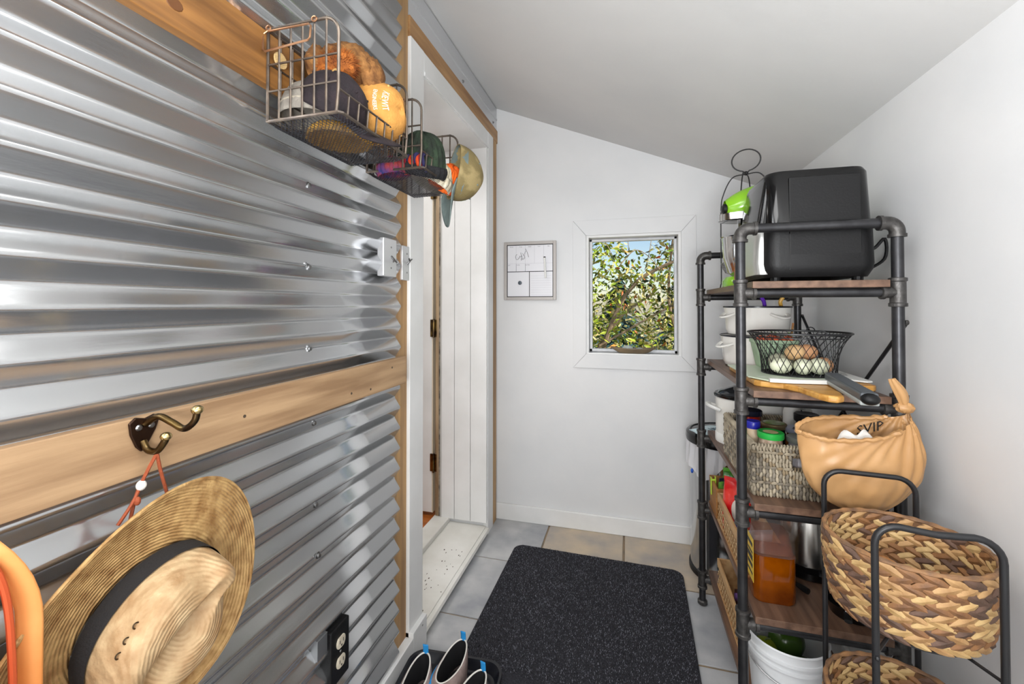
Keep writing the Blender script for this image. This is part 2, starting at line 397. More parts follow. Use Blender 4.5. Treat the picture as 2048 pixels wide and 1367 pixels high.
while cnt < 11000:
    x = rs.uniform(-.85, 1.05); y = rs.uniform(3.0, 4.2); z = rs.uniform(.3, 2.1)
    if z > crown_top(x)+rs.uniform(-.12,.12): continue
    if hsh(round(x*6), round(z*6), round(y*4)) < .22: continue
    d = Vector((rs.uniform(-1,1), rs.uniform(-.8,.8), rs.uniform(-1.2,.35))); sd = Vector((rs.uniform(-1,1), rs.uniform(-1,1), rs.uniform(-1,1)))
    sd = (sd-d.normalized()*sd.dot(d.normalized())).normalized()
    q = rs.random(); k = 0 if q < .36 else 1 if q < .72 else 2 if q < .96 else 3
    if x < -.05 and q > .5 and rs.random() < .5: k = 0
    leaf(buckets[k], Vector((x, y, z)), d, sd, rs.uniform(.035, .062), rs.uniform(.014, .024)); cnt += 1
for k in range(4): build('leaves', buckets[k], lm[k], sh, kind='stuff', smooth=True)
def br(P, r0, r1):
    p = spline(P, 5); n = len(p); build('branch', MB().tube(p, [r0+(r1-r0)*i/(n-1) for i in range(n)], 6), bark, sh, smooth=True)
br([(-.32,3.3,.3),(-.12,3.25,1.0),(.05,3.2,1.30),(.28,3.15,1.44),(.62,3.1,1.56)], .018, .009)
br([(-.5,3.6,-.45),(-.35,3.6,.5),(-.1,3.5,1.0),(.2,3.4,1.25)], .02, .008)
br([(.5,3.5,-.45),(.45,3.45,.6),(.30,3.4,1.2),(.36,3.3,1.9)], .02, .006)
br([(-.2,3.2,.85),(.15,3.2,1.06),(.4,3.2,1.2)], .009, .004)
br([(-.28,3.15,1.8),(-.16,3.15,1.62),(-.1,3.15,1.5)], .004, .002)
br([(.12,3.15,1.4),(.15,3.15,1.52),(.165,3.15,1.62)], .003, .002)
br([(-.05,3.15,1.44),(.05,3.15,1.54),(.14,3.15,1.5),(.22,3.15,1.4)], .004, .002)
br([(0,3.2,1.75),(.005,3.2,1.62),(.01,3.2,1.56)], .003, .002)
ev_m = M('blue_green_needles', s(54,88,86), .7, col2=s(28,52,52), vscale=20)
for i, (x, y, h, r, lab) in enumerate(((-.15,8.2,1.75,.9,'dark evergreen tree seen through the shrub on the left of the window'), (1.1,9.5,2.0,1.0,'dark evergreen tree seen through the shrub on the right of the window'))):
    ev = thing('evergreen_tree', lab, 'tree', (x, y, -.5), group='evergreens beyond the shrub')
    build('trunk', MB().tube([(x,y,-.5),(x,y,h-.4)], [.09,.03], 8), bark, ev)
    mb = MB()
    for k in range(520):
        t = hsh(k, i, 2); a = 2*PI*hsh(k, i, 5); rr = r*(1-t)*(.5+.6*hsh(k, i, 8)); z = -.3+(h+.2)*t
        p = Vector((x+rr*math.cos(a), y+rr*math.sin(a), z)); dd = Vector((math.cos(a), math.sin(a), -.4)).normalized()
        sd = dd.cross(Vector((0,0,1))).normalized()
        mb.add([p-dd*.12, p+sd*.07, p+dd*.16, p-sd*.07], [(0,1,2,3)])
    build('needles', mb, ev_m, ev, kind='stuff')
hs = thing('house', 'pale house with grey roof glimpsed through the shrub', 'house', (3.6, 14, -.5))
build('wall', MB().box(1.9, 6, 13, 16, -.5, 1.2), M('pale_siding', s(214,218,228), .7), hs)
build('roof', MB().prism([(1.6,1.2),(6.3,1.2),(3.95,2.4)], 12.8, 16.2, lambda u,v,w: (u,w,v)), M('slate_roof', s(96,104,122), .7), hs)
for x in (2.2, 3.2, 4.4): build('window', MB().box(x, x+.5, 12.96, 13.0, .1, .8), M('dark_pane', s(60,70,84), .1), hs)
up_ = thing('utility_pole', 'weathered wooden utility pole standing left of the window view', 'pole', (-6, 9, -.5))
build('mast', MB().tube([(-6,9,-.5),(-6,9,5.6)], [.14,.10], 10), bark, up_, smooth=True)
build('crossarm', MB().box(-6.7,-5.3,8.94,9.06,5.15,5.27), bark, up_)
tag(build('utility_cable', MB().tube(spline([(-6,8.93,5.28),(-1,9,3.05),(1.5,9.6,2.62),(3.95,12.81,2.40)], 6), .012, 6), blk), 'thin black utility cable crossing the sky outside the window', 'cable')

# ================================================================ PIPE RACK
RX0, RX1, RY0, RY1 = .275, .605, 1.185, 1.79
TIERS = [.095, .360, .635, .911, 1.180]; PR = .0118; TOPZ = 1.342
rack = thing('pipe_shelf', 'tall black iron pipe rack with five dark wooden shelves against the right wall', 'shelf', ((RX0+RX1)/2, (RY0+RY1)/2, 0))
post = None
for x in (RX0, RX1):
    for y in (RY0, RY1):
        if post is None: post = build('post', MB().tube([(x,y,.004),(x,y,TOPZ-.022)], PR, 16), black_pipe, rack, smooth=True); px0, py0 = x, y
        else: inst(post, rack, (x-px0, y-py0, 0))
foot = None
for x in (RX0, RX1):
    for y in (RY0, RY1):
        if foot is None: foot = build('foot', MB().lathe([(.015,0),(.0175,.003),(.0175,.014),(.014,.018)], 16, (x,y,0)), cast, rack, smooth=True)
        else: inst(foot, rack, (x-px0, y-py0, 0))
# tee fittings: sleeve with two beaded ends and a side branch
def tee_mb(x, y, z, sx):
    m = MB().lathe([(.0135,-.034),(.0175,-.033),(.0175,-.026),(.0152,-.024),(.0152,.024),(.0175,.026),(.0175,.033),(.0135,.034)], 16, (x,y,z))
    m.tube([(x+sx*.008,y,z),(x+sx*.026,y,z),(x+sx*.027,y,z),(x+sx*.034,y,z),(x+sx*.035,y,z)], [.0135,.0135,.0165,.0165,.013], 14)
    return m
tl = tr = None
for z in TIERS:
    for y in (RY0, RY1):
        if tl is None:
            tl = build('tee_fitting', tee_mb(RX0, y, z, 1), cast, rack, smooth=True); tr = build('tee_fitting', tee_mb(RX1, y, z, -1), cast, rack, smooth=True); z0 = z; y0 = y
        else: inst(tl, rack, (0, y-y0, z-z0)); inst(tr, rack, (0, y-y0, z-z0))
rail = None
for z in TIERS:
    for y in (RY0, RY1):
        if rail is None: rail = build('end_rail', MB().tube([(RX0+.03,y,z),(RX1-.03,y,z)], PR*.95, 14), black_pipe, rack, smooth=True)
        else: inst(rail, rack, (0, y-y0, z-z0))
tops = None
def elbow_mb(x, y, sx):
    p = [(x,y,TOPZ-.030)]+[tuple(q) for q in arc((x+sx*.022, y, TOPZ-.022), .022, PI, PI/2, 8, (sx,0,0), (0,0,1))]+[(x+sx*.034,y,TOPZ)]
    m = MB().tube(p, .0152, 14)
    m.lathe([(.0178,-.034),(.0178,-.027)], 16, (x,y,TOPZ)); m.tube([(x+sx*.03,y,TOPZ),(x+sx*.037,y,TOPZ)], .0178, 14); return m
for y in (RY0, RY1):
    if tops is None:
        tops = [build('elbow', elbow_mb(RX0, y, 1), cast, rack, smooth=True), build('elbow', elbow_mb(RX1, y, -1), cast, rack, smooth=True),
                build('top_rail', MB().tube([(RX0+.03,y,TOPZ),(RX1-.03,y,TOPZ)], PR, 16), black_pipe, rack, smooth=True)]
    else:
        for t in tops: inst(t, rack, (0, y-y0, 0))
sb = None
for z in TIERS:
    zb = z+PR
    if sb is None: sb = build('shelf_board', MB().box(RX0+.024, RX1-.022, RY0-.016, RY1+.016, zb, zb+.017), wood_shelf, rack, bevel=.001); zb0 = zb
    else: inst(sb, rack, (0, 0, zb-zb0))
SH = [z+PR+.017 for z in TIERS]        # shelf surfaces
for a, b in (((RX1+.016, RY1, 1.11), (RX1+.016, RY0, .56)), ((RX1+.016, RY0, 1.11), (RX1+.016, RY1, .56))):
    br_ = build('brace', MB().tube([a, b], .0045, 8), blk_rod, rack)
    for q in (a, b): build('bolt', MB().lathe([(.006,0),(.006,.006),(.003,.008)], 10, mp=lambda x,y,z,q=q: (q[0]+z-.004, q[1]+x, q[2]+y)), cast, br_)

# ---------------------------------------------------------------- top shelf
Z = SH[4]
bm_ = thing('bread_maker', 'large black bread machine with steel front lip on the top shelf', 'appliance', (.452, 1.325, Z))
def rrect(x0, x1, y0, y1, r, n=5):
    out = []
    for cx, cy, a0 in ((x1-r,y1-r,0),(x0+r,y1-r,PI/2),(x0+r,y0+r,PI),(x1-r,y0+r,1.5*PI)):
        out += [(cx+r*math.cos(a0+PI/2*i/n), cy+r*math.sin(a0+PI/2*i/n)) for i in range(n+1)]
    return out
def loft(rings):
    n = len(rings[0]); m = MB(); vs = [p for r in rings for p in r]
    fs = [(k*n+i, k*n+(i+1) % n, (k+1)*n+(i+1) % n, (k+1)*n+i) for k in range(len(rings)-1) for i in range(n)]
    fs.append(tuple(range(n))[::-1]); fs.append(tuple((len(rings)-1)*n+i for i in range(n)))
    return m.add(vs, fs)
def rr3(x0, x1, y0, y1, r, z): return [(u, v, z) for u, v in rrect(x0, x1, y0, y1, r)]
build('lower_body', loft([rr3(.345,.573,1.215,1.435,.035,Z+.012), rr3(.338,.580,1.205,1.445,.035,Z+.03), rr3(.336,.582,1.203,1.447,.035,Z+.045), rr3(.338,.580,1.205,1.445,.035,Z+.135)]), blk, bm_, smooth=True)
build('upper_body', loft([rr3(.341,.578,1.207,1.443,.036,Z+.137), rr3(.345,.572,1.212,1.438,.036,Z+.27), rr3(.350,.566,1.217,1.433,.034,Z+.281), rr3(.36,.556,1.227,1.423,.03,Z+.284)]), blk_gloss, bm_, smooth=True)
build('side_panel', MB().box(.392, .545, 1.2035, 1.209, Z+.05, Z+.134).box(.392, .545, 1.2065, 1.212, Z+.142, Z+.262), blk, bm_, bevel=.002)
build('front_panel', loft([rr3(.322,.36,1.225,1.425,.017,Z+.02), rr3(.318,.36,1.225,1.425,.017,Z+.05), rr3(.322,.36,1.228,1.422,.017,Z+.14)]), M('brushed_steel_front', s(196,196,192), .3, .8), bm_, smooth=True)
build('display_panel', loft([rr3(.326,.36,1.228,1.422,.017,Z+.145), rr3(.345,.37,1.23,1.42,.012,Z+.262)]), blk_gloss, bm_, smooth=True)
build('seam', MB().box(.3905, .392, 1.2028, 1.21, Z+.03, Z+.135), blk_gloss, bm_)
for x in (.37, .55):
    for y in (1.24, 1.41): build('rubber_foot', MB().lathe([(.012,0),(.012,.014)], 12, (x,y,Z)), blk, bm_)
build('power_cord', MB().tube(spline([(.578,1.30,Z+.10),(.606,1.29,Z+.085),(.632,1.29,Z+.11),(.636,1.30,Z+.06),(.60,1.32,Z+.03),(.585,1.33,Z+.02)], 6), .004, 6), blk, bm_, smooth=True)
# stand mixer
lime = M('lime_enamel', s(132,190,30), .2, coat=.4)
chrome = M('polished_steel', s(206,206,206), .12, 1.)
mx = thing('stand_mixer', 'lime green stand mixer half hidden behind the bread machine', 'mixer', (.40, 1.56, Z))
def mp_mix(u, v, w): return (.40+u, 1.56+v, Z+w)
build('base', loft([[mp_mix(u*1.0-.02, v, .0) for u, v in rrect(-.07,.10,-.08,.08,.06)], [mp_mix(u-.02, v, .022) for u, v in rrect(-.07,.10,-.08,.08,.06)], [mp_mix(u*.9-.02, v*.9, .034) for u, v in rrect(-.07,.10,-.08,.08,.06)]]), lime, mx, smooth=True)
build('column', loft([[mp_mix(u, v, w) for u, v in rrect(.03+k,.09,-.045+k,.045-k,.03)] for w, k in ((.03,0),(.10,.006),(.17,.008),(.22,0))]), lime, mx, smooth=True)
hd = MB().surf(lambda u, v: (.40-.085+.19*v-.0, 1.56+(.052*math.sin(PI*min(1,max(0,.10+.82*v)))**.55)*math.cos(2*PI*u), Z+.262+.02*(1-abs(2*v-1))+(.055*math.sin(PI*min(1,max(0,.10+.82*v)))**.55)*math.sin(2*PI*u)), 20, 14, True)
build('motor_head', hd, lime, mx, smooth=True)
build('trim_band', MB().lathe([(.0545,-.012),(.056,-.011),(.056,.011),(.0545,.012)], 24, mp=lambda x, y, z: (.385+x*1.6, 1.56+y*.98, Z+.232+z)), chrome, mx, smooth=True)
build('hub_knob', MB().lathe([(.012,0),(.017,.004),(.017,.012),(.009,.016)], 12, mp=lambda x, y, z: (.318-z, 1.535+x, Z+.258+y)), blk, mx, smooth=True)
build('speed_knob', MB().box(.375, .402, 1.488, 1.508, Z+.226, Z+.252), blk, mx, bevel=.003)
build('mixing_bowl', MB().lathe([(.030,.036),(.044,.05),(.058,.10),(.062,.165),(.065,.168),(.060,.165),(.055,.10),(.035,.05),(.015,.045)], 28, (.368,1.56,Z)), chrome, mx, smooth=True)
build('beater_shaft', MB().tube([(.365,1.56,Z+.12),(.365,1.56,Z+.225)], .012, 10), chrome, mx)
# tiered wire basket stand
tw = thing('tiered_wire_stand', 'black wire two tier stand with loop handle on the far end of the top shelf', 'stand', (.421, 1.722, Z))
tx, ty = .421, 1.722
hubz = Z+.42
for k in range(4):
    a = PI/4+k*PI/2+.35; c, sn = math.cos(a), math.sin(a)
    P = [(tx+.012*c*0, ty, hubz), (tx+.045*c, ty+.045*sn, hubz-.004), (tx+.076*c, ty+.076*sn, hubz-.06), (tx+.086*c, ty+.086*sn, hubz-.13), (tx+.086*c, ty+.086*sn, Z+.05), (tx+.088*c, ty+.088*sn, Z+.018), (tx+.092*c, ty+.092*sn, Z+.002)]
    build('upright_wire', MB().tube(spline(P, 7), .0022, 6), blk_rod, tw, smooth=True)
lp = [(tx+.045*math.cos(t)*(1), ty-.012*math.cos(t), hubz+.052+.040*math.sin(t)) for t in [(-PI/2+2*PI*i/28) for i in range(29)]]
build('loop_handle', MB().tube([(tx, ty, hubz)]+lp[1:-1]+[(tx, ty, hubz)], .0024, 6), blk_rod, tw, smooth=True)
build('knot', MB().ell((tx,ty,hubz+.004), .008,.008,.008), blk_rod, tw, smooth=True)
for zz in (Z+.26, Z+.065):
    bw = build('wire_bowl', MB().tube([(tx+.084*math.cos(2*PI*i/32), ty+.084*math.sin(2*PI*i/32), zz+.03) for i in range(32)], .002, 6, closed=True), steel_d, tw)
    mb = MB()
    for i in range(44):
        for sg in (1, -1):
            mb.tube([(tx+r*math.cos(2*PI*i/44+sg*t), ty+r*math.sin(2*PI*i/44+sg*t), zz+h) for r, t, h in ((.084,0,.03),(.079,.15,.012),(.07,.35,-.004),(.045,.6,-.012),(.015,.9,-.014))], .0009, 3)
    build('wire_mesh', mb, steel_d, bw, kind='stuff')
sp = thing('spice_bottle', 'small amber spice bottle with red cap beside the bread machine front', 'bottle', (.342, 1.474, Z))
build('glass_body', MB().lathe([(.014,0),(.0175,.004),(.0175,.07),(.012,.085),(.011,.09)], 16, (.342,1.474,Z)), M('amber_spice', s(176,104,30), .2, col2=s(120,58,20), vscale=50), sp, smooth=True)
build('cap', MB().lathe([(.014,.088),(.0145,.09),(.0145,.112),(.012,.114)], 16, (.342,1.474,Z)), M('red_cap', s(206,44,24), .35), sp, smooth=True)
for i, (q, m, lab) in enumerate(((.30,1.13,'red apple in the upper wire bowl'), (.0,1.0,'orange in the upper wire bowl'))):
    fr = thing(('apple','orange')[i], lab, 'fruit', (tx-.03+.055*i, ty-.02+.03*i, Z+.252))
    build('flesh', MB().ell((tx-.03+.055*i, ty-.02+.03*i, Z+.29), .034, .034, .032, 16, 10, lambda d: 1-.12*max(0,d.z)**8), M(('apple_skin','orange_skin')[i], (s(190,50,30), s(224,120,30))[i], .4, bump=.1), fr, smooth=True)
    build('stem', MB().tube([(tx-.03+.055*i, ty-.02+.03*i, Z+.315), (tx-.028+.055*i, ty-.02+.03*i, Z+.327)], .0015, 5), bark, fr)

# ---------------------------------------------------------------- fourth shelf (pots, eggs, boards)
Z = SH[3]
def pot(name, cx, cy, z, r, h, lab):
    t = thing(name, lab, 'pot', (cx, cy, z), group='stacked white enamel pots')
    n = 40; pr = [(r*.80,0),(r*.88,.004),(r*.93,.018),(r*.99,h-.004),(r,h),(r*.97,h),(r*.95,h-.006),(r*.89,.02),(r*.75,.008)]
    build('body', MB().lathe(pr, n, (cx,cy,z)), enamel, t, smooth=True)
    build('rim', MB().tube([(cx+r*math.cos(2*PI*i/n), cy+r*math.sin(2*PI*i/n), z+h) for i in range(n)], .0028, 6, closed=True), M('black_enamel_rim', s(22,24,34), .25), t, smooth=True)
    for sg in (-1.25, .45):
        a0 = -PI/2+sg; P = []
        for i in range(9):
            q = -1+2*i/8; a = a0+q*.30; rr = r*(.985+.20*(1-q*q)); P.append((cx+rr*math.cos(a), cy+rr*math.sin(a), z+h*.76-.012*(1-q*q)))
        build('handle', MB().tube(P, .0075, 8, flat=.6), enamel, t, smooth=True)
    return t
pot('enamel_pot', .440, 1.645, Z, .122, .105, 'larger white enamel pot at the bottom of the stack on the fourth shelf')
pot('enamel_pot', .432, 1.645, Z+.108, .103, .096, 'smaller white enamel pot nested on top of the larger one')
for nm, x, y, c, lab, tp in (('spoon', .445, 1.60, s(92,40,170), 'purple handle leaning out of the upper enamel pot', (-.012,0)), ('spatula', .50, 1.62, s(214,166,70), 'wooden spatula handle standing in the upper enamel pot', (.004,0))):
    t = thing(nm, lab, 'utensil', (x, y, Z+.12))
    build('handle', MB().tube(spline([(x+.004,y,Z+.15),(x,y,Z+.20),(x-.004,y-.004,Z+.222),(x+tp[0],y-.006,Z+.236)], 5), [.006]*16, 8), M(nm+'_handle', c, .4), t, smooth=True)
    build('head', MB().ell((x+.006,y,Z+.135), .02, .006, .022), M(nm+'_head', c, .4), t, smooth=True)
# flat boards under the egg basket
bam = M('bamboo', s(206,156,80), .4, col2=s(168,116,52), vscale=8, stretch=(.6,8,8))
bb = thing('bamboo_board', 'bamboo cutting board with rounded handle jutting over the shelf edge', 'cutting board', (.45, 1.25, Z))
def slab(poly, z0, z1): return MB().prism(poly, z0, z1, lambda u, v, w: (u, v, w))
pts_b = [(.318,1.52),(.585,1.52),(.585,1.235),(.575,1.225),(.50,1.222),(.468,1.20),(.462,1.12),(.450,1.075),(.435,1.062),(.418,1.068),(.408,1.09),(.395,1.17),(.375,1.205),(.330,1.225),(.318,1.24)]
build('board', slab(pts_b, Z, Z+.015), bam, bb, bevel=.004)
gs = M('sage_plastic', s(196,208,186), .4); gw = M('pale_grey_plastic', s(214,214,210), .4)
fb = thing('folding_board', 'pale sage plastic chopping board with long dark grey handle over the shelf edge', 'cutting board', (.42, 1.28, Z+.016))
build('panel', slab([(.309,1.50),(.565,1.50),(.54,1.30),(.50,1.245),(.475,1.225),(.395,1.21),(.345,1.215),(.312,1.27)], Z+.0165, Z+.0205), gs, fb, bevel=.001)
build('raised_lip', slab([(.345,1.215),(.395,1.21),(.478,1.225),(.50,1.205),(.472,1.205),(.395,1.196),(.345,1.203)], Z+.0165, Z+.026), gw, fb, bevel=.001)
for k in range(3): build('print_mark', slab([(.335+.03*k,1.27),(.352+.03*k,1.264),(.352+.03*k,1.266),(.335+.03*k,1.272)], Z+.0205, Z+.0208), gw, fb)
hm = M('dark_grey_grip', s(78,82,86), .42); hl = M('grey_grip_edge', s(150,154,152), .42)
def hbar(w, h0, h1):
    a = Vector((.487,1.225,Z+.022)); b = Vector((.468,1.012,Z+.012)); sd = Vector((1,-.09,0))
    return MB().add([a-sd*w+Vector((0,0,h0)), a+sd*w+Vector((0,0,h0)), b+sd*w+Vector((0,0,h0)), b-sd*w+Vector((0,0,h0)), a-sd*w+Vector((0,0,h1)), a+sd*w+Vector((0,0,h1)), b+sd*w+Vector((0,0,h1)), b-sd*w+Vector((0,0,h1))], [(3,2,1,0),(4,5,6,7),(0,1,5,4),(1,2,6,5),(2,3,7,6),(3,0,4,7)])
build('handle', hbar(.0155, .004, .022), hm, fb, bevel=.004); build('handle_edge', hbar(.0165, -.004, .006), hl, fb, bevel=.003)
build('end_cap', MB().ell((.4675,1.010,Z+.022), .0165,.014,.012), blk, fb, smooth=True)
wb = tag(build('serving_board', slab([(.50,1.52),(.59,1.50),(.59,1.262),(.575,1.252),(.515,1.30),(.50,1.33)], Z+.0165, Z+.021), gw, bevel=.0015), 'thin grey white board with printed corner beside the egg basket', 'board')
for k in range(3): build('print_mark', slab([(.548+.012*k,1.345+.02*k),(.57+.006*k,1.34+.02*k),(.57+.006*k,1.343+.02*k),(.548+.012*k,1.348+.02*k)], Z+.021, Z+.0213), blk, wb)
# egg basket
ex, ey, ez = .456, 1.348, Z+.0212
eb = thing('egg_basket', 'flared black wire mesh basket holding eggs', 'basket', (ex, ey, ez))
def ebp(t, h):
    r = .084+.002*h+.030*h**3
    return (ex+r*math.cos(t)*1.06, ey+r*math.sin(t)*.90, ez+.001+.112*h)
for h, w in ((0,.0016),(1,.0028),(.9,.0016)): build('hoop', MB().tube([ebp(2*PI*i/48, h) for i in range(48)], w, 6, closed=True), blk_rod, eb, smooth=True)
mb = MB()
for i in range(34):
    for sg in (1, -1): mb.tube([ebp(2*PI*i/34+sg*.62*k/6, k/6) for k in range(7)], .00085, 4)
build('wire_mesh', mb, blk_rod, eb, kind='stuff')
mb = MB()
for i in range(-6, 7):
    y = i*.0122; q = math.sqrt(max(0, 1-(y/.078)**2))*.085
    mb.tube([(ex-q, ey+y, ez+.001), (ex+q, ey+y, ez+.001)], .0009, 4)
build('base_wires', mb, blk_rod, eb, kind='stuff')
for sg in (0.15, 2.6): build('handle_eye', MB().tube(arc(ebp(sg-PI/2, 1), .011, 0, PI, 8, (1,0,0), (0,0,1)), .0016, 6), blk_rod, eb)
ecol = {'pale green': M('pale_green_shell', s(212,214,188), .5, bump=.05), 'brown': M('brown_shell', s(196,146,106), .5, bump=.05), 'tan': M('tan_shell', s(214,176,128), .5, bump=.05), 'grey green': M('grey_green_shell', s(168,170,148), .5)}
egs = [(-.055,-.038,.0,.2,'pale green','pale green egg at the left front of the wire egg basket'), (-.004,-.05,0,1.2,'pale green','pale green egg in the middle front of the wire egg basket'), (.044,-.036,0,.6,'pale green','pale green egg right of the middle in the egg basket'), (.070,.006,0,1.5,'brown','brown egg at the right end of the egg basket'),
       (-.045,.018,.006,.4,'grey green','grey green egg at the back left of the egg basket'), (-.012,.0,.032,2,'tan','tan egg lying on top behind the middle front egg'), (.030,.012,.034,.2,'brown','brown egg lying on top right of the tan egg'), (.018,.045,.0,1.,'grey green','grey green egg at the back of the egg basket')]
for i, (dx, dy, dz, a, c, lab) in enumerate(egs):
    e = MB().ell((0,0,0), .0285, .0215, .0215, 18, 12, lambda d: 1-.10*d.x, Matrix.Rotation(a, 3, 'Z') @ Matrix.Rotation(.15*(i % 3), 3, 'Y'))
    o = build('egg', e, ecol[c], smooth=True); o.location = (ex+dx*.9, ey+dy*.88, ez+.0245+dz); tag(o, lab, 'egg', 'eggs in the wire basket')
# berry carton with tomatoes
bc = thing('berry_carton', 'pale green pulp berry carton filled with tomatoes behind the egg basket', 'carton', (.40, 1.50, Z+.0))
pulp = M('green_pulp', s(168,190,160), .8, col2=s(150,172,144), vscale=30, bump=.3, bscale=120)
bz = Z+.021
def sq(w, d, z, r=.012): return [(.432+u, 1.474+v, z) for u, v in rrect(-w, w, -d, d, r)]
m = MB(); rg = [sq(.042,.03,bz), sq(.044,.032,bz+.004), sq(.055,.042,bz+.072), sq(.058,.045,bz+.074), sq(.058,.045,bz+.084), sq(.054,.041,bz+.084), sq(.041,.029,bz+.008)]
build('carton', loft(rg), pulp, bc, smooth=True)
for k in range(4): build('vent_slot', MB().box(.402+.014*k, .4055+.014*k, 1.4345, 1.4395, bz+.012, bz+.034), M('slot_shadow', s(40,52,40), .9), bc)
tom = M('tomato_skin', s(196,70,40), .25, col2=s(206,120,80), vscale=14)
for i, (dx, dy, lab) in enumerate(((-.038,-.02,'blush tomato at the left corner of the berry carton'), (.0,-.015,'red tomato in the middle of the berry carton'), (.034,-.02,'red tomato at the right of the berry carton'), (.0,.02,'red tomato at the back of the berry carton'))):
    t = thing('tomato', lab, 'tomato', (.432+dx, 1.474+dy, bz+.05), group='tomatoes in the berry carton')
    build('flesh', MB().ell((.432+dx,1.474+dy,bz+.079), .019,.019,.019, 14, 9), tom, t, smooth=True)
    build('stem', MB().tube(spline([(.432+dx,1.474+dy,bz+.097),(.435+dx,1.474+dy,bz+.107)], 3), .0018, 5), M('green_stem', s(90,140,40), .6), t)
build('vine', MB().tube(spline([(.47,1.455,bz+.07),(.478,1.462,bz+.10),(.484,1.466,bz+.135)], 5), .003, 6), M('rhubarb_vine', s(150,80,50), .6, col2=s(110,140,50), vscale=10), bc, smooth=True)

# ---------------------------------------------------------------- middle shelf (slow cooker, jar basket)
Z = SH[2]
sc = thing('slow_cooker', 'white oval slow cooker with black lid at the back of the middle shelf', 'slow cooker', (.44, 1.685, Z))
scx, scy = .44, 1.685
stone = M('cooker_shell', s(222,220,214), .3)
build('body', MB().lathe([(.92,0),(.97,.006),(1.0,.05),(1.0,.15),(.98,.158)], 40, (scx,scy,Z), .132, .100, mp=lambda x,y,z: (scx+(x-scx), y, z)), stone, sc, smooth=True)
build('base_band', MB().lathe([(1.01,.0),(1.015,.004),(1.015,.028),(1.0,.032)], 40, (scx,scy,Z), .132, .100), white_pl, sc, smooth=True)
build('crock_rim', MB().lathe([(.98,.157),(1.04,.160),(1.05,.166),(1.02,.171),(.9,.171)], 40, (scx,scy,Z), .132, .100), blk_gloss, sc, smooth=True)
lidm = build('lid', MB().lathe([(.95,.171),(.9,.180),(.6,.194),(.25,.200),(.05,.201)], 40, (scx,scy,Z), .132, .100), M('smoked_glass_lid', s(40,44,48), .08, coat=.5), sc, smooth=True)
build('lid_knob', MB().lathe([(.014,.198),(.018,.206),(.018,.214),(.010,.217)], 16, (scx,scy,Z)), blk, lidm, smooth=True)
for sg in (-1, 1):
    build('side_handle', MB().tube(spline([(scx+sg*.125,scy-.035,Z+.115),(scx+sg*.150,scy-.028,Z+.125),(scx+sg*.157,scy,Z+.126),(scx+sg*.150,scy+.028,Z+.125),(scx+sg*.125,scy+.035,Z+.115)], 5), .010, 8, flat=.7), white_pl, sc, smooth=True)

# seagrass basket: square tray with handle hole in the near end, covered in twined strands
bx0, bx1, by0, by1, bh = .312, .548, 1.222, 1.545, .128
sg_m = [M('seagrass_pale', s(176,164,142), .75, col2=s(132,122,104), vscale=20), M('seagrass_grey', s(134,126,112), .75, col2=s(92,84,72), vscale=20), M('seagrass_brown', s(150,132,104), .75, col2=s(104,92,74), vscale=20)]
sgb = thing('seagrass_basket', 'rectangular grey twined seagrass basket full of jars on the middle shelf', 'basket', ((bx0+bx1)/2, (by0+by1)/2, Z))
in_m = M('basket_core', s(84,74,60), .9)
hx0, hx1, hz0, hz1 = .400, .505, Z+.072, Z+.105       # handle hole
w_ = .006
build('core_wall', MB().box(bx0+.004,bx1-.004,by0+.004,by1-.004,Z,Z+.006).box(bx0+.003,bx0+.003+w_,by0+.003,by1-.003,Z,Z+bh-.006).box(bx1-.003-w_,bx1-.003,by0+.003,by1-.003,Z,Z+bh-.006).box(bx0+.003,bx1-.003,by1-.003-w_,by1-.003,Z,Z+bh-.006)
      .box(bx0+.003,bx1-.003,by0+.003,by0+.003+w_,Z,hz0).box(bx0+.003,hx0,by0+.003,by0+.003+w_,hz0,Z+bh-.006).box(hx1,bx1-.003,by0+.003,by0+.003+w_,hz0,Z+bh-.006).box(hx0,hx1,by0+.003,by0+.003+w_,hz1,Z+bh-.006), in_m, sgb)
strands = [MB(), MB(), MB()]
def knot(p, d, r, L, k):
    d = Vector(d).normalized(); p = Vector(p)
    strands[k].tube([p-d*L, p-d*L*.5, p+d*L*.5, p+d*L], [r*.35, r, r, r*.35], 5)
def face(a, u, L_, n_, rows):
    u = Vector(u); n_ = Vector(n_)
    nc = int(L_/.0072)
    for r_ in range(rows):
        z = Z+.007+r_*(bh-.014)/(rows-1)
        for c_ in range(nc+1):
            q = L_*c_/nc
            p = Vector(a)+u*q+n_*(.0015+.0028*((r_+c_) % 2)); 
            if n_.y < 0 and hx0 < p.x < hx1 and hz0-.003 < z < hz1+.002: continue
            lean = .25*(hsh(r_, c_, L_)-.5); k = 0 if hsh(c_, r_) < .5 else 1 if hsh(c_, r_, 3) < .7 else 2
            if r_ % 4 == 3: knot((p.x, p.y, z), u+Vector((0,0,.25)), .0036, .0062, k)
            else: knot((p.x, p.y, z), Vector((0,0,1))+u*(lean+.18*(1 if r_ % 2 else -1)), .0037+.001*hsh(c_, r_, 7), .0072, k)
face((bx0, by0, 0), (1,0,0), bx1-bx0, (0,-1,0), 13); face((bx0, by0, 0), (0,1,0), by1-by0, (-1,0,0), 13)
face((bx1, by0, 0), (0,1,0), by1-by0, (1,0,0), 9); face((bx0, by1, 0), (1,0,0), bx1-bx0, (0,1,0), 9)
face((bx0+.010, by1-.009, 0), (1,0,0), bx1-bx0-.02, (0,-1.,0), 9)
for k in range(3): build('twined_strands', strands[k], sg_m[k], sgb, kind='stuff', smooth=True)
mb = MB(); per = [(bx0,by0),(bx1,by0),(bx1,by1),(bx0,by1)]
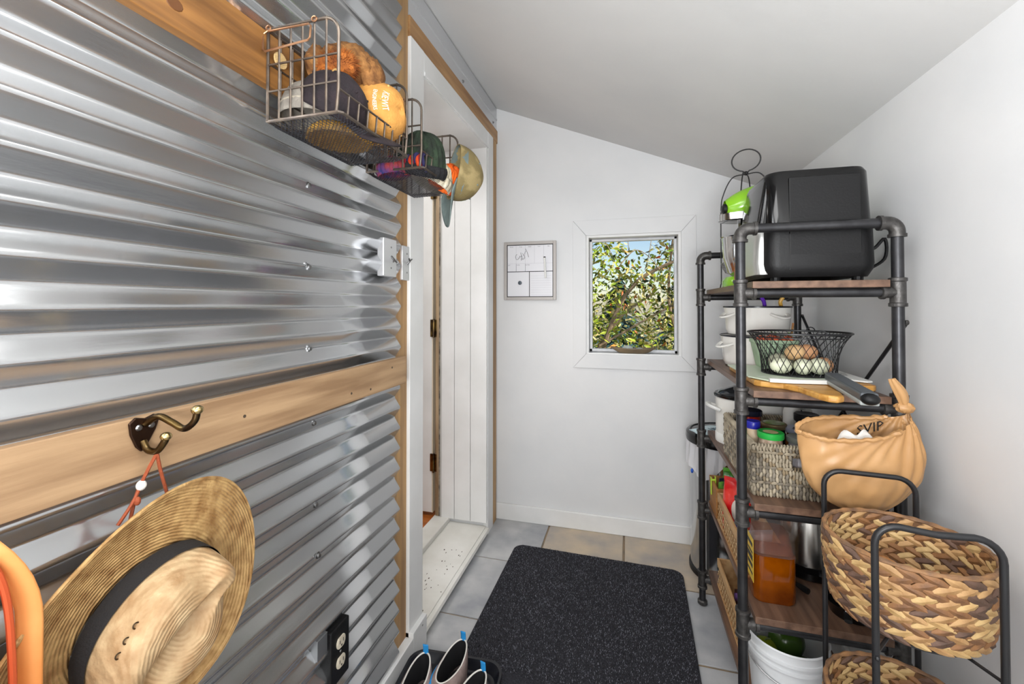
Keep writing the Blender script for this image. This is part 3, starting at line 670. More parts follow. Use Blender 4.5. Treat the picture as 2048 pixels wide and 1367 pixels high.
for i in range(4):
    a, b = Vector(per[i]), Vector(per[(i+1) % 4]); n = int((b-a).length/.007)
    for k in range(n):
        p = a.lerp(b, (k+.5)/n); d = (b-a).normalized()
        q = [(p.x+d.y*.0065*math.cos(t)+d.x*.002*math.sin(t), p.y-d.x*.0065*math.cos(t)+d.y*.002*math.sin(t), Z+bh-.002+.006*math.sin(t)) for t in [2*PI*j/7 for j in range(7)]]
        mb.tube(q, .0026, 4, closed=True)
build('bound_rim', mb, sg_m[0], sgb, kind='stuff', smooth=True)
mb = MB()
for zz in (hz1+.002, hz0-.001):
    for k in range(15):
        x = hx0+(hx1-hx0)*(k+.5)/15
        mb.tube([(x+.002*math.sin(t), by0+.003+.008*math.cos(t), zz+.005*math.sin(t)) for t in [2*PI*j/6 for j in range(6)]], .0025, 4, closed=True)
build('handle_binding', mb, sg_m[2], sgb, kind='stuff', smooth=True)
# jars
jar_gl = M('jar_glass', s(236,240,240), .06, trans=.85, spec=.5)
def jar(name, lab, cat, x, y, r, h, cap_h, glass, capm, neck=.8, capr=.92, z=None, label_m=None):
    z = Z+.0065 if z is None else z; h += .022
    t = thing(name, lab, cat, (x, y, z), group='jars in the seagrass basket')
    build('body', MB().lathe([(r*.9,0),(r,.004),(r,h*.80),(r*neck,h*.92),(r*neck,h)], 24, (x,y,z)), glass, t, smooth=True)
    c = build('lid', MB().lathe([(r*capr,h),(r*capr*1.03,h+.002),(r*capr*1.03,h+cap_h-.002),(r*capr*.95,h+cap_h),(r*capr*.75,h+cap_h-.0012),(.0005,h+cap_h-.0012)], 24, (x,y,z)), capm, t, smooth=True)
    if label_m: build('paper_label', MB().lathe([(r*1.012,h*.15),(r*1.012,h*.7)], 24, (x,y,z), cap0=False, cap1=False), label_m, t, smooth=True)
    return t, c
cm = lambda n, c, r=.35, m=0.: M(n, c, r, m)
jar('sauce_jar', 'jar of red sauce with black lid at the back left of the basket', 'jar', .366, 1.475, .036, .118, .016, M('red_sauce', s(170,44,24), .15, col2=s(120,24,14), vscale=30), cm('black_lid', s(24,26,40), .25))
jar('spice_jar', 'narrow cream filled bottle with blue cap behind the front rack post', 'bottle', .338, 1.330, .019, .115, .020, M('cream_powder', s(208,186,156), .3), cm('blue_cap', s(30,34,150), .3))
t, c = jar('canning_jar', 'dark jar with gold banded metal lid behind the green lidded jar', 'jar', .398, 1.36, .034, .112, .014, M('dark_preserve', s(30,26,22), .1), cm('gold_band', s(150,132,96), .3, .8))
build('lid_face', MB().lathe([(.027,.1482),(.0005,.1484)], 20, (.398,1.36,Z+.0065), cap0=False), M('white_lid_face', s(206,206,196), .35, col2=s(120,150,60), vscale=40), c, smooth=True)
t, c = jar('nut_jar', 'clear jar with bright green lid at the front of the basket', 'jar', .362, 1.262, .033, .110, .016, M('pale_nuts', s(198,180,160), .2, col2=s(150,120,100), vscale=60), cm('green_lid', s(36,160,64), .35))
build('lid_sticker', MB().lathe([(.018,.1472),(.0005,.1474)], 20, (.362,1.262,Z+.0065), cap0=False), M('tan_sticker', s(190,176,130), .5), c, smooth=True)
t, c = jar('jam_jar', 'jar with silver blue printed lid in the middle of the basket', 'jar', .455, 1.338, .037, .108, .013, M('amber_jam', s(150,90,40), .15), cm('silver_blue_lid', s(168,174,196), .3, .5))
build('lid_print', MB().prism([(.455+.02*math.cos(i)*(.6+.4*hsh(i)), 1.338+.014*math.sin(i)*(.6+.4*hsh(i,2))) for i in [2*PI*k/9 for k in range(9)]], Z+.1488, Z+.1495, lambda u,v,w: (u,v,w)), M('lid_ink', s(44,46,60), .4), c)
t, c = jar('glass_jar', 'clear glass jar with grey metal lid at the right front of the basket', 'jar', .434, 1.268, .035, .102, .014, M('glass_filled', s(186,186,192), .12, col2=s(120,110,110), vscale=30, coat=.5), cm('grey_lid', s(150,156,150), .3, .6))
jar('black_lid_jar', 'jar with ridged black lid at the back right of the basket', 'jar', .502, 1.425, .033, .120, .022, M('dark_relish', s(50,34,30), .2), cm('ridged_black_lid', s(28,28,30), .4))
lm_ = M('printed_label', s(232,230,224), .5)
t, c = jar('sauce_bottle', 'white labelled bottle standing behind the jars', 'bottle', .487, 1.492, .024, .165, .018, M('bottle_white', s(226,224,218), .3), cm('white_cap', s(230,230,226), .4), label_m=lm_)
build('label_print', text_mb('HOT SAUCE', .010, lambda u, v: (.487+.0246*math.sin(u/.0246+.25-.5), 1.492-.0246*math.cos(u/.0246+.25-.5), Z+.105+v+.006*math.cos(u*60))), blk, t)
jar('preserve_jar', 'dark jar seen through the handle hole of the basket', 'jar', .505, 1.262, .024, .085, .012, M('black_preserve', s(24,20,20), .15), cm('black_lid2', s(20,20,22), .3), label_m=lm_)

# ---------------------------------------------------------------- second shelf (jug, percolator, pan, crates)
Z = SH[1]
jg = thing('syrup_jug', 'clear plastic jug half full of amber syrup on the second shelf', 'jug', (.362, 1.268, Z))
jx, jy = .362, 1.268
jug_pl = M('jug_plastic', s(176,168,164), .08, spec=.5, thin=.92)
amber = M('amber_syrup', s(132,64,0), .10, col2=s(92,38,0), vscale=14, coat=.3)
def jr(k, z, r=.022): return [(jx+u*k, jy+v*k, Z+z) for u, v in rrect(-.050, .050, -.040, .040, r)]
build('shell', loft([jr(1,.1185), jr(1,.125), jr(.99,.15), jr(.86,.185), jr(.55,.214), jr(.34,.226), jr(.34,.236)]), jug_pl, jg, smooth=True)
build('syrup', loft([jr(.92,0), jr(1.0,.006), jr(1.0,.118), jr(.97,.1182)]), amber, jg, smooth=True)
build('syrup_film', loft([[(x, y+.004, z) for x, y, z in jr(.955,.122)], [(x, y+.012, z) for x, y, z in jr(.80,.168)]]), M('syrup_film', s(130,64,34), .15, spec=.5, thin=.62), jg, smooth=True)
build('cap', MB().lathe([(.019,.232),(.021,.234),(.021,.246),(.018,.248)], 20, (jx,jy,Z)), cm('yellow_cap', s(206,160,40), .4), jg, smooth=True)
build('jug_handle', MB().tube(spline([(jx+.040,jy,Z+.205),(jx+.052,jy,Z+.20),(jx+.055,jy,Z+.175),(jx+.049,jy,Z+.15)], 5), .007, 8), jug_pl, jg, smooth=True)
yl = build('paper_label', MB().box(jx-.0512, jx-.0502, jy-.036, jy+.030, Z+.045, Z+.155), cm('yellow_label', s(226,190,60), .5), jg)
for k in range(5): build('label_print', MB().box(jx-.0516, jx-.0512, jy-.030, jy+.024-.012*(k % 2), Z+.060+.018*k, Z+.066+.018*k+.004*(k % 3)), blk, yl)
# percolator with steel body on a black base
pc = thing('percolator', 'tall stainless percolator on a black heating base with its plug lying beside', 'percolator', (.502, 1.432, Z))
qx, qy = .502, 1.432
build('steel_body', MB().lathe([(.072,.030),(.072,.034),(.058,.215),(.055,.224)], 36, (qx,qy,Z)), M('spun_steel', s(188,186,182), .22, 1., col2=s(150,146,140), vscale=10, stretch=(1,1,.1)), pc, smooth=True)
build('base', MB().lathe([(.080,.0),(.086,.005),(.086,.022),(.076,.032),(.070,.033)], 36, (qx,qy,Z)), blk_gloss, pc, smooth=True)
build('grip', MB().tube(spline([(qx+.05,qy-.02,Z+.205),(qx+.085,qy-.03,Z+.20),(qx+.10,qy-.035,Z+.14),(qx+.082,qy-.028,Z+.06)], 6), .009, 8, flat=.6), blk, pc, smooth=True)
build('lid', MB().lathe([(.055,.222),(.045,.231),(.012,.235)], 30, (qx,qy,Z)), blk, pc, smooth=True)
cd = build('power_cord', MB().tube(spline([(qx-.07,qy-.055,Z+.012),(qx-.082,qy-.085,Z+.008),(qx-.062,qy-.115,Z+.008)], 6), .0035, 6), blk, pc, smooth=True)
pl = build('plug', MB().tube([(qx-.064,qy-.112,Z+.009),(qx-.054,qy-.128,Z+.009),(qx-.046,qy-.140,Z+.009)], [.005,.008,.0075], 8), blk, cd, smooth=True)
fp = thing('frying_pan', 'black frying pan with riveted handle lying in front of the percolator', 'pan', (.545, 1.27, Z))
build('pan_body', MB().lathe([(.038,.0),(.044,.002),(.052,.030),(.054,.032),(.050,.030),(.042,.006),(.002,.004)], 32, (.53,1.243,Z)), blk_gloss, fp, smooth=True)
build('pan_handle', MB().tube(spline([(.505,1.20,Z+.026),(.496,1.178,Z+.032),(.487,1.155,Z+.034)], 4), .008, 8, flat=.55), blk, fp, smooth=True)
for k in (0, 1): build('rivet', MB().ell((.500+.012*k,1.196-.004*k,Z+.033), .003,.003,.0015, 10, 6), chrome, fp)
# crates
cr_w = M('pale_crate_wood', s(206,168,120), .6, col2=s(176,134,88), vscale=8, stretch=(6,.6,6)); cr_in = M('crate_brown', s(170,118,62), .6, col2=s(140,92,44), vscale=8, stretch=(6,.6,6))
weave_m = M('split_cane', s(206,180,140), .6, col2=s(160,128,84), vscale=30)
def crate(name, lab, x0, x1, y0, y1, z, h, mat, woven=True):
    t = thing(name, lab, 'crate', ((x0+x1)/2, (y0+y1)/2, z))
    build('bottom', MB().box(x0,x1,y0,y1,z,z+.006), mat, t)
    for nm, b in (('side_rail', (x0,x0+.008,y0,y1,z+h-.026,z+h)), ('side_rail', (x1-.008,x1,y0,y1,z+h-.026,z+h)), ('end_panel', (x0+.008,x1-.008,y0,y0+.008,z+.006,z+h)), ('end_panel', (x0+.008,x1-.008,y1-.008,y1,z+.006,z+h)), ('far_panel', (x1-.007,x1-.001,y0+.008,y1-.008,z+.006,z+h-.026))):
        build(nm, MB().box(*b), mat, t, bevel=.0015)
    if woven:
        n = int((y1-y0)/.011); rows = 5
        src_ = None
        for r_ in range(rows):
            for k in range(n):
                yy = y0+(k+.5)*(y1-y0)/n; zz = z+.012+(h-.040)*r_/(rows-1); dx = .0022*(1 if (k+r_) % 2 else -1)
                if src_ is None:
                    src_ = build('cane_strip', MB().ell((0,0,0), .0016,.0068,.0042, 6, 4), weave_m, t, smooth=True, world=False); src_.location = (x0+.004+dx-(x0+x1)/2, yy-(y0+y1)/2, zz-z); src_.rotation_euler = (.5,0,0)
                else: inst(src_, t, (x0+.004+dx-(x0+x1)/2, yy-(y0+y1)/2, zz-z), (.5 if k % 2 else -.5, 0, 0))
        build('inner_liner', MB().box(x0+.005,x0+.0075,y0+.008,y1-.008,z+.006,z+h-.026), mat, t)
    else: build('near_panel', MB().box(x0+.001,x0+.007,y0+.008,y1-.008,z+.006,z+h-.026), mat, t)
    return t
crate('wooden_crate', 'pale wooden crate with woven cane side in the middle of the second shelf', .305, .412, 1.330, 1.655, Z, .098, cr_w)
crate('bamboo_tray', 'brown wooden bin with snack packs at the far end of the second shelf', .303, .42, 1.665, 1.80, Z, .105, cr_in, False)
cp = thing('bag_clip', 'lime green spring clip gripping the rim of the brown snack bin', 'clip', (.3045, 1.742, Z+.105))
lime2 = cm('lime_plastic', s(178,206,60), .4)
build('outer_jaw', MB().box(.298,.3015,1.734,1.748,Z+.055,Z+.118), lime2, cp, bevel=.001); build('inner_jaw', MB().box(.3125,.316,1.734,1.748,Z+.065,Z+.122), lime2, cp, bevel=.001)
build('spring', MB().tube([(.302,1.741,Z+.108),(.3125,1.741,Z+.108)], .004, 8), lime2, cp)
def pack(name, lab, x, y, z, w, d, h, c1, c2, rz=0, tilt=.2):
    t = thing(name, lab, 'snack pack', (x, y, z), rot=(tilt, 0, rz))
    def fn(u, v):
        a = 2*PI*u; f_ = math.sin(PI*min(1,max(0,v)))**.35
        return (math.cos(a)*w*(1+.04*math.sin(9*a+7*v)), math.sin(a)*d*(.12+.88*f_)*(1+.12*math.sin(5*a+11*v)), v*h+.004*math.sin(7*a)*f_)
    b = MB().surf(fn, 24, 12, True)
    build('foil_bag', b, M(name+'_foil', c1, .25, col2=c2, vscale=18, sharp=(.48,.56), bump=.4, bscale=30), t, smooth=True, world=False)
    build('crimp', MB().box(-w*1.0, w*1.0, -.0012, .0012, h-.002, h+.012), M(name+'_crimp', c1, .3), t, world=False)
    return t
pack('snack_bag', 'red snack bag standing in the pale wooden crate', .345, 1.565, Z+.008, .042, .020, .160, s(206,26,28), s(222,60,50), rz=-.5, tilt=-.12)
build('white_panel', MB().ell((.012,-.020,.075), .024,.006,.038, 14, 10), cm('pack_white', s(214,206,196), .35), bpy.data.objects['snack_bag'], smooth=True, world=False)
build('blue_panel', MB().box(.0,.034,-.0245,-.021,.012,.045), cm('pack_blue', s(40,50,140), .35), bpy.data.objects['snack_bag'], world=False)
pack('candy_pack', 'black and green candy pack in the brown snack bin', .345, 1.725, Z+.008, .036, .018, .115, s(40,44,60), s(96,150,56), rz=.4, tilt=.15)
pack('chip_pack', 'bright green chip pack at the back of the brown snack bin', .380, 1.762, Z+.008, .034, .018, .125, s(96,176,50), s(60,130,40), rz=-.2, tilt=-.1)
pack('paper_packet', 'white paper packet at the near end of the pale wooden crate', .36, 1.375, Z+.008, .036, .016, .10, s(226,226,230), s(206,206,214), rz=.3, tilt=.1)

# ---------------------------------------------------------------- bottom shelf (bucket, crate)
Z = SH[0]
bk = thing('bucket', 'white plastic bucket with ribbed rim holding green tomatoes', 'bucket', (.395, 1.262, Z))
kx, ky = .395, 1.270
kp = M('bucket_plastic', s(222,224,226), .35)
build('tub', MB().lathe([(.074,0),(.078,.003),(.088,.130),(.093,.131),(.093,.138),(.090,.139),(.091,.150),(.096,.151),(.096,.158),(.093,.159),(.094,.176),(.096,.178),(.094,.182),(.090,.178),(.087,.15),(.075,.006),(.001,.004)], 44, (kx,ky,Z)), kp, bk, smooth=True)
for sg in (-1, 1): build('bail_ear', MB().box(kx+sg*.092-.006, kx+sg*.092+.006, ky-.012, ky+.012, Z+.132, Z+.152), kp, bk, bevel=.002)
build('bail', MB().tube(arc((kx,ky,Z+.142), .100, PI, 2*PI, 20, (1,0,0), (0,.86,.5)), .002, 6), steel_d, bk)
gt = M('green_tomato', s(58,84,26), .2, col2=s(36,60,24), vscale=7); gy = M('yellow_green_tomato', s(140,150,30), .25, col2=s(96,120,26), vscale=8)
for dx, dy, dz, r, m_, lab in ((.008,.02,.140,.042,gt,'large dark green tomato on top in the white bucket'), (-.048,.0,.118,.032,gy,'yellow green tomato at the left in the white bucket'), (.030,-.038,.105,.036,gt,'green tomato with stem low at the front of the bucket'), (-.01,-.03,.05,.036,gt,'green tomato deep in the bucket under the others')):
    t = thing('green_tomato', lab, 'tomato', (kx+dx, ky+dy, Z+dz-r*.9), group='green tomatoes in the bucket')
    build('flesh', MB().ell((kx+dx,ky+dy,Z+dz), r, r, r*.92, 24, 14, lambda d: (1+.035*math.cos(6*math.atan2(d.y,d.x))*(1-d.z*d.z))*(1-.14*abs(d.z)**10)), m_, t, smooth=True)
    build('stem', MB().tube(spline([(kx+dx,ky+dy,Z+dz+r*.76),(kx+dx+.004,ky+dy-.002,Z+dz+r*.95),(kx+dx+.012,ky+dy-.004,Z+dz+r*1.05)], 4), .002, 5), M('tomato_stem', s(84,98,50), .7), t)
crate('wooden_crate', 'pale wooden crate with woven cane side on the bottom shelf', .315, .47, 1.40, 1.72, Z, .098, cr_w)
pack('chocolate_pack', 'brown and purple wrapped pack in the bottom shelf crate', .38, 1.56, Z+.008, .045, .03, .075, s(70,44,34), s(130,96,160), rz=.2, tilt=0)
pack('yellow_pack', 'orange wrapped pack at the near end of the bottom shelf crate', .37, 1.455, Z+.008, .04, .03, .07, s(176,110,40), s(90,50,30), rz=.8, tilt=0)

# ---------------------------------------------------------------- trash can behind the rack
tcx, tcy = .408, 2.035
tc_ = thing('trash_can', 'round stainless steel trash can with black lid behind the pipe rack', 'trash can', (tcx, tcy, 0))
build('steel_body', MB().lathe([(.142,.02),(.142,.56)], 56, (tcx,tcy,0)), M('mirror_steel', s(200,200,200), .16, 1., col2=s(180,180,180), vscale=20, stretch=(8,8,.1)), tc_, smooth=True)
build('base_ring', MB().lathe([(.142,0),(.148,.003),(.148,.022),(.143,.026)], 56, (tcx,tcy,0)), blk, tc_, smooth=True)
build('side_seam', MB().box(tcx-.112,tcx-.095,tcy-.118,tcy-.098,.03,.55), M('seam_steel', s(224,224,224), .3, .6), tc_, bevel=.003)
build('rim', MB().lathe([(.146,.555),(.158,.560),(.160,.575),(.158,.592),(.150,.600),(.140,.602),(.135,.594)], 56, (tcx,tcy,0), cap0=True), blk_gloss, tc_, smooth=True)
build('lid', MB().lathe([(.150,.588),(.13,.602),(.07,.612),(.01,.615)], 56, (tcx,tcy,0)), blk_gloss, tc_, smooth=True)
def lin(u, v):
    a = 2*PI*u; drop = .085+.05*math.sin(a*2+.6)+.02*math.sin(5*a)
    r = .150+.004*math.sin(17*a)+.003*math.sin(31*a+3*v)+.004*v
    return (tcx+r*math.cos(a), tcy+r*math.sin(a), .565-v*drop)
ln = build('bin_liner', MB().surf(lin, 120, 6, True), M('liner_film', s(238,238,242), .25, thin=.35), tc_, smooth=True)
a = -2.30; build('blue_drawstring', MB().ell((tcx+.156*math.cos(3.55), tcy+.156*math.sin(3.55), .44), .006,.008,.010, 10, 6), cm('blue_tie', s(40,90,190), .5), ln)
bp_ = thing('tea_packet', 'pale blue printed plastic packet lying on the trash can lid', 'packet', (.345, 1.955, .612), rz=.5)
build('pouch', MB().surf(lambda u, v: ((u-.5)*.15, (v-.5)*.11, .004+.022*(math.sin(PI*u)*math.sin(PI*v))**.6+.003*math.sin(14*u+9*v)), 16, 12), M('pale_blue_film', s(196,216,222), .3, bump=.3, bscale=25), bp_, smooth=True, world=False, solid=.001)
build('pouch_underside', MB().surf(lambda u, v: ((u-.5)*.15, (v-.5)*.11, .004), 1, 1), M('packet_back', s(186,206,216), .4), bp_, world=False, solid=.001)
for k in range(6): build('label_print', MB().box(-.035+.012*k, -.031+.012*k+.003*(k % 2), -.04, -.012, .0255, .0265), M('packet_ink', s(70,96,110), .5), bp_, world=False)

# ---------------------------------------------------------------- plastic grocery bag tied to the rack post
gb = thing('grocery_bag', 'brown plastic grocery bag tied to the front right rack post', 'bag', (.52, 1.10, .70))
bag_m = M('tan_bag_film', s(200,156,106), .35, col2=s(180,134,84), vscale=6, thin=.10, bump=.35, bscale=14)
nt = bag_m.node_tree; bsdf = nt.nodes['Principled BSDF']; bsdf.inputs['Transmission Weight'].default_value = 0
knotp = Vector((.597, 1.150, .918))
def bag(u, v):
    a = 2*PI*u; ca, sa = math.cos(a), math.sin(a)
    zb = .690; q = min(1, v*1.9)
    r = (1-(1-q)**2)**.5*.97+.03
    rx = .113*r; ry = .046*r
    x = .500+.006*ca+rx*ca*(1+.04*math.sin(3*a+5*v)); y = 1.122+ry*sa*(1+.08*math.sin(4*a+6*v))
    top = .838+.040*max(0, sa)+.022*max(0, -ca)
    z = zb+(top-zb)*v**.9
    w = max(0, .42+.58*ca)**1.3                       # pulled up and gathered to the knot on the right
    g = w*max(0, (v-.28)/.72)**1.25
    z += .05*w*math.sin(PI*min(1, v))
    p = Vector((x, y, z)).lerp(knotp+Vector((.007*ca, .007*sa, -.004)), min(1, g))
    fold = (.0045*math.sin(21*a+2*v)*w*min(1, v*1.5)+.003*math.sin(9*a+14*v)*(1-v)+.002*math.sin(17*a-9*v))*(1-.8*g)
    dk = p-knotp; dist = dk.length; phi = math.atan2(dk.z, dk.x)
    fold = fold*.45+.0048*math.sin(34*phi+3*math.sin(5*phi))*min(1, dist/.06)*math.exp(-dist/.13)
    return tuple(p+Vector((ca*.4, sa, 0))*fold)
build('film', MB().surf(bag, 120, 40, True).lathe([(.002,0),(.018,.001)], 3, (.505,1.115,.689)), bag_m, gb, smooth=True, ang=80)
rimp = []
for i in range(97):
    u = .20+.60*i/96; p = Vector(bag(u, 1.0)); rimp.append(p+Vector((0,0,.001*math.sin(i*1.7))))
build('rolled_rim', MB().tube(rimp, [.0035+.0022*abs(math.sin(i*.35))+.001*hsh(i) for i in range(97)], 7), bag_m, gb, smooth=True)
kn = build('knot', MB().ell(tuple(knotp+Vector((-.002,-.004,.004))), .017, .014, .012, 18, 12, lambda d: 1+.12*math.sin(7*math.atan2(d.y,d.x)+3*d.z)), bag_m, gb, smooth=True)
build('tied_tail', MB().surf(lambda u, v: tuple(knotp+Vector((-.004-.022*v+.004*math.sin(4*v), -.008-.004*v, .006+.062*v))+Vector((math.cos(2*PI*u), .55*math.sin(2*PI*u), .25*math.cos(2*PI*u)))*(.0055+.0055*math.sin(PI*min(1,v*1.0))+.002*math.sin(6*PI*u))), 28, 12, True), bag_m, kn, smooth=True)
build('post_loop', MB().tube([(RX1+.0165*math.cos(t), RY0+.0165*math.sin(t), .914+.004*math.sin(2*t)) for t in [2*PI*i/20 for i in range(20)]], .005, 6, closed=True), bag_m, kn, smooth=True)
build('bag_contents', MB().ell((.500,1.122,.772), .080,.026,.045, 20, 12, lambda d: 1+.08*math.sin(5*d.x+7*d.z)), M('paper_rubbish', s(214,200,180), .7, bump=.5, bscale=30), gb, smooth=True)
tis = tag(build('paper_napkin', MB().surf(lambda u, v: (.452+.085*u+.004*math.sin(9*v), 1.098+.030*v+.005*math.sin(11*u), .800+.045*v+.022*math.sin(PI*u)*v+.008*math.sin(13*u+5*v)), 18, 8), M('white_napkin', s(230,226,220), .7, bump=.3, bscale=30), smooth=True, solid=.0012), 'crumpled white paper napkin poking out of the plastic bag', 'napkin')
build('bag_lettering', text_mb('SVIP', .034, lambda u, v: (.535+u*.82, 1.1585-.10*u, .868+v*.9+u*.30)), blk, gb)

# ---------------------------------------------------------------- two tier woven basket stand
SXc, SYc, SA = .473, .936, R(-5.2)
st = thing('basket_stand', 'black rod two tier stand holding two woven oval baskets', 'stand', (SXc, SYc, 0), SA)
def L2W(u, v, z): return (SXc+u*math.cos(SA)-v*math.sin(SA), SYc+u*math.sin(SA)+v*math.cos(SA), z)
HW, HD = .078, .121
for sg, nm in ((-1,'front_frame'), (1,'rear_frame')):
    rr = .032; top = .797
    P = [(-HW, sg*HD, .003), (-HW, sg*HD, .4)]+[(-HW+rr-rr*math.cos(t), sg*HD, top-rr+rr*math.sin(t)) for t in [PI/2*i/6 for i in range(7)]]+[(0, sg*HD, top-.004*(sg < 0))]+[(HW-rr+rr*math.sin(t), sg*HD, top-rr+rr*math.cos(t)) for t in [PI/2*i/6 for i in range(7)]]+[(HW, sg*HD, .4), (HW, sg*HD, .003)]
    f_ = build(nm, MB().tube([L2W(*p) for p in P], .0052, 10), blk_rod, st, smooth=True)
    for z in (.585, .285): build('bolt', MB().ell(L2W(-HW, sg*HD-.005, z), .004,.004,.004, 8, 6), blk_rod, f_)
for z in (.588, .288):
    build('support_hoop', MB().tube([(.486+.100*math.cos(2*PI*i/40), .944+.094*math.sin(2*PI*i/40), z+.001) for i in range(40)], .003, 6, closed=True), blk_rod, st, smooth=True)
    for u in (-HW, HW):
        for v in (-HD, HD):
            a_ = Vector(L2W(u, v, z)); k_ = Vector((.486, .944, z))+(a_-Vector((.486, .944, z))).normalized()*.096
            build('hoop_arm', MB().tube([a_, k_], .0028, 6), blk_rod, st)
hy = [M('hyacinth_tan', s(192,154,106), .6, col2=s(150,112,70), vscale=30, bump=.3, bscale=200, bstretch=(1,1,.2)), M('hyacinth_gold', s(204,174,122), .6, col2=s(172,136,86), vscale=30, bump=.3, bscale=200), M('hyacinth_brown', s(150,106,66), .6, col2=s(104,72,48), vscale=30, bump=.3, bscale=200), M('hyacinth_dark', s(110,84,70), .65, col2=s(76,56,44), vscale=30, bump=.3, bscale=200)]
hy_in = M('basket_core_brown', s(96,68,44), .9)
# spindle shaped strand, 48 triangles
sm = MB(); rg_ = []
for t, w, h in ((-1,.12,.3),(-.72,.55,.7),(-.3,.95,1),(.25,1,1),(.7,.6,.75),(1,.1,.3)): rg_.append([(t*.0245, w*.0066*math.cos(a)*.9, h*.0078*w**.5*math.sin(a)) for a in [2*PI*k/6 for k in range(6)]])
strand_mb = loft(rg_)
def woven(lab, zb, zt, ax, ay):
    t = thing('woven_basket', lab, 'basket', (.486, .944, zb), SA, group='woven baskets on the black stand')
    h = zt-zb
    def R_(q): return .90+.10*math.sin(q*PI*.62)
    build('core_wall', MB().surf(lambda u, v: (ax*R_(v)*math.cos(2*PI*u)*.985, ay*R_(v)*math.sin(2*PI*u)*.985, .004+(h-.008)*v), 48, 6, True), hy_in, t, world=False, smooth=True, solid=.002)
    build('floor_panel', MB().prism([(ax*.88*math.cos(2*PI*k/36), ay*.88*math.sin(2*PI*k/36)) for k in range(36)], 0, .005, lambda u, v, w: (u, v, w)), hy[2], t, world=False)
    rows = 11; n = 27; first = [None]*4
    for r_ in range(rows):
        q = (r_+.5)/rows; sl = 1 if r_ % 2 else -1
        for k in range(n):
            a = 2*PI*(k+.5*(r_ % 2)+.12*hsh(k, r_, zb))/n; rr = R_(q)
            p = (ax*rr*math.cos(a), ay*rr*math.sin(a), .005+(h-.010)*q)
            tang = math.atan2(ay*math.cos(a), -ax*math.sin(a))
            c_ = int(4*hsh(k*3.1, r_*1.7, zb)**.9) % 4
            rot = Euler((0, 0, 0)); mt = Matrix.Rotation(tang+.10*(hsh(k, r_)-.3), 3, 'Z') @ Matrix.Rotation(-sl*(.34+.12*hsh(r_, k)), 3, 'Y') @ Matrix.Rotation(.3*(hsh(k, r_, 4)-.5), 3, 'X')
            if first[c_] is None: first[c_] = build('strand', strand_mb, hy[c_], t, world=False, smooth=True); o = first[c_]
            else: o = inst(first[c_], t, p)
            o.location = p; o.rotation_euler = mt.to_euler(); f2 = .88+.3*hsh(k, r_, 8); o.scale = (f2, 1.0, 1.05)
    mb = MB(); P = [(ax*R_(1)*math.cos(2*PI*i/120)*1.005, ay*R_(1)*math.sin(2*PI*i/120)*1.005, h) for i in range(120)]
    mb.tube(P, [.0042+.0009*math.sin(i*1.3) for i in range(120)], 7, closed=True)
    build('braided_rim', mb, M('rim_braid', s(158,116,76), .65, col2=s(104,80,62), vscale=40, bump=.4, bscale=120), t, world=False, smooth=True)
    return t
woven('upper woven water hyacinth basket on the black stand', .593, .722, .118, .112)
woven('lower woven water hyacinth basket near the bottom of the picture', .293, .425, .118, .112)
pb = thing('paper_bag', 'torn brown paper bag lying in the upper woven basket', 'paper bag', L2W(.008, .012, .600), SA)
kraft = M('kraft_paper', s(176,124,74), .7, col2=s(150,100,58), vscale=8, bump=.3, bscale=20)
build('paper', MB().surf(lambda u, v: (-.055+.11*u, -.045+.05*v+.03*math.sin(3*u), .008+.06*math.sin(PI*u)**.5*(.4+.6*v)+.01*math.sin(8*u+6*v)), 16, 10), kraft, pb, world=False, smooth=True, solid=.0008)
build('torn_flap', MB().surf(lambda u, v: (-.045+.10*u, .0+.045*v, .068-.03*v+.012*math.sin(7*u)), 14, 6), kraft, pb, world=False, smooth=True, solid=.0008)
for i, (u, v, lab) in enumerate(((-.075,.03,'white garlic clove at the left of the upper woven basket'), (.02,-.03,'small onion skin piece on the paper in the upper basket'), (.055,-.05,'pale garlic clove at the front of the upper woven basket'))):
    t = tag(build('garlic_clove', MB().ell(L2W(u, v, .655+.006*i), .012,.010,.014, 12, 8, lambda d: 1-.25*max(0,d.z)**2), M('garlic_skin', s(224,212,192), .5), smooth=True), lab, 'garlic', 'garlic in the upper woven basket')
for i, (u, v, r, lab) in enumerate(((-.03,-.01,.05,'pink sweet potato in the middle of the lower woven basket'), (.05,.03,.042,'tan potato at the back right of the lower woven basket'), (-.05,.06,.036,'tan potato at the back left of the lower woven basket'))):
    c_ = L2W(u, v, .34+.012*(i == 0))
    t = tag(build(('sweet_potato','potato','potato')[i], MB().ell(c_, r*1.2, r, r*.95, 22, 14, lambda d: 1+.06*math.sin(4*d.x+3*d.y)+.04*math.sin(9*d.z+5*d.x)), M('potato_skin_%d' % i, (s(178,112,92), s(170,130,84), s(160,124,80))[i], .65, col2=(s(140,96,70), s(140,104,66), s(130,98,60))[i], vscale=14, bump=.5, bscale=30), smooth=True), lab, 'potato')

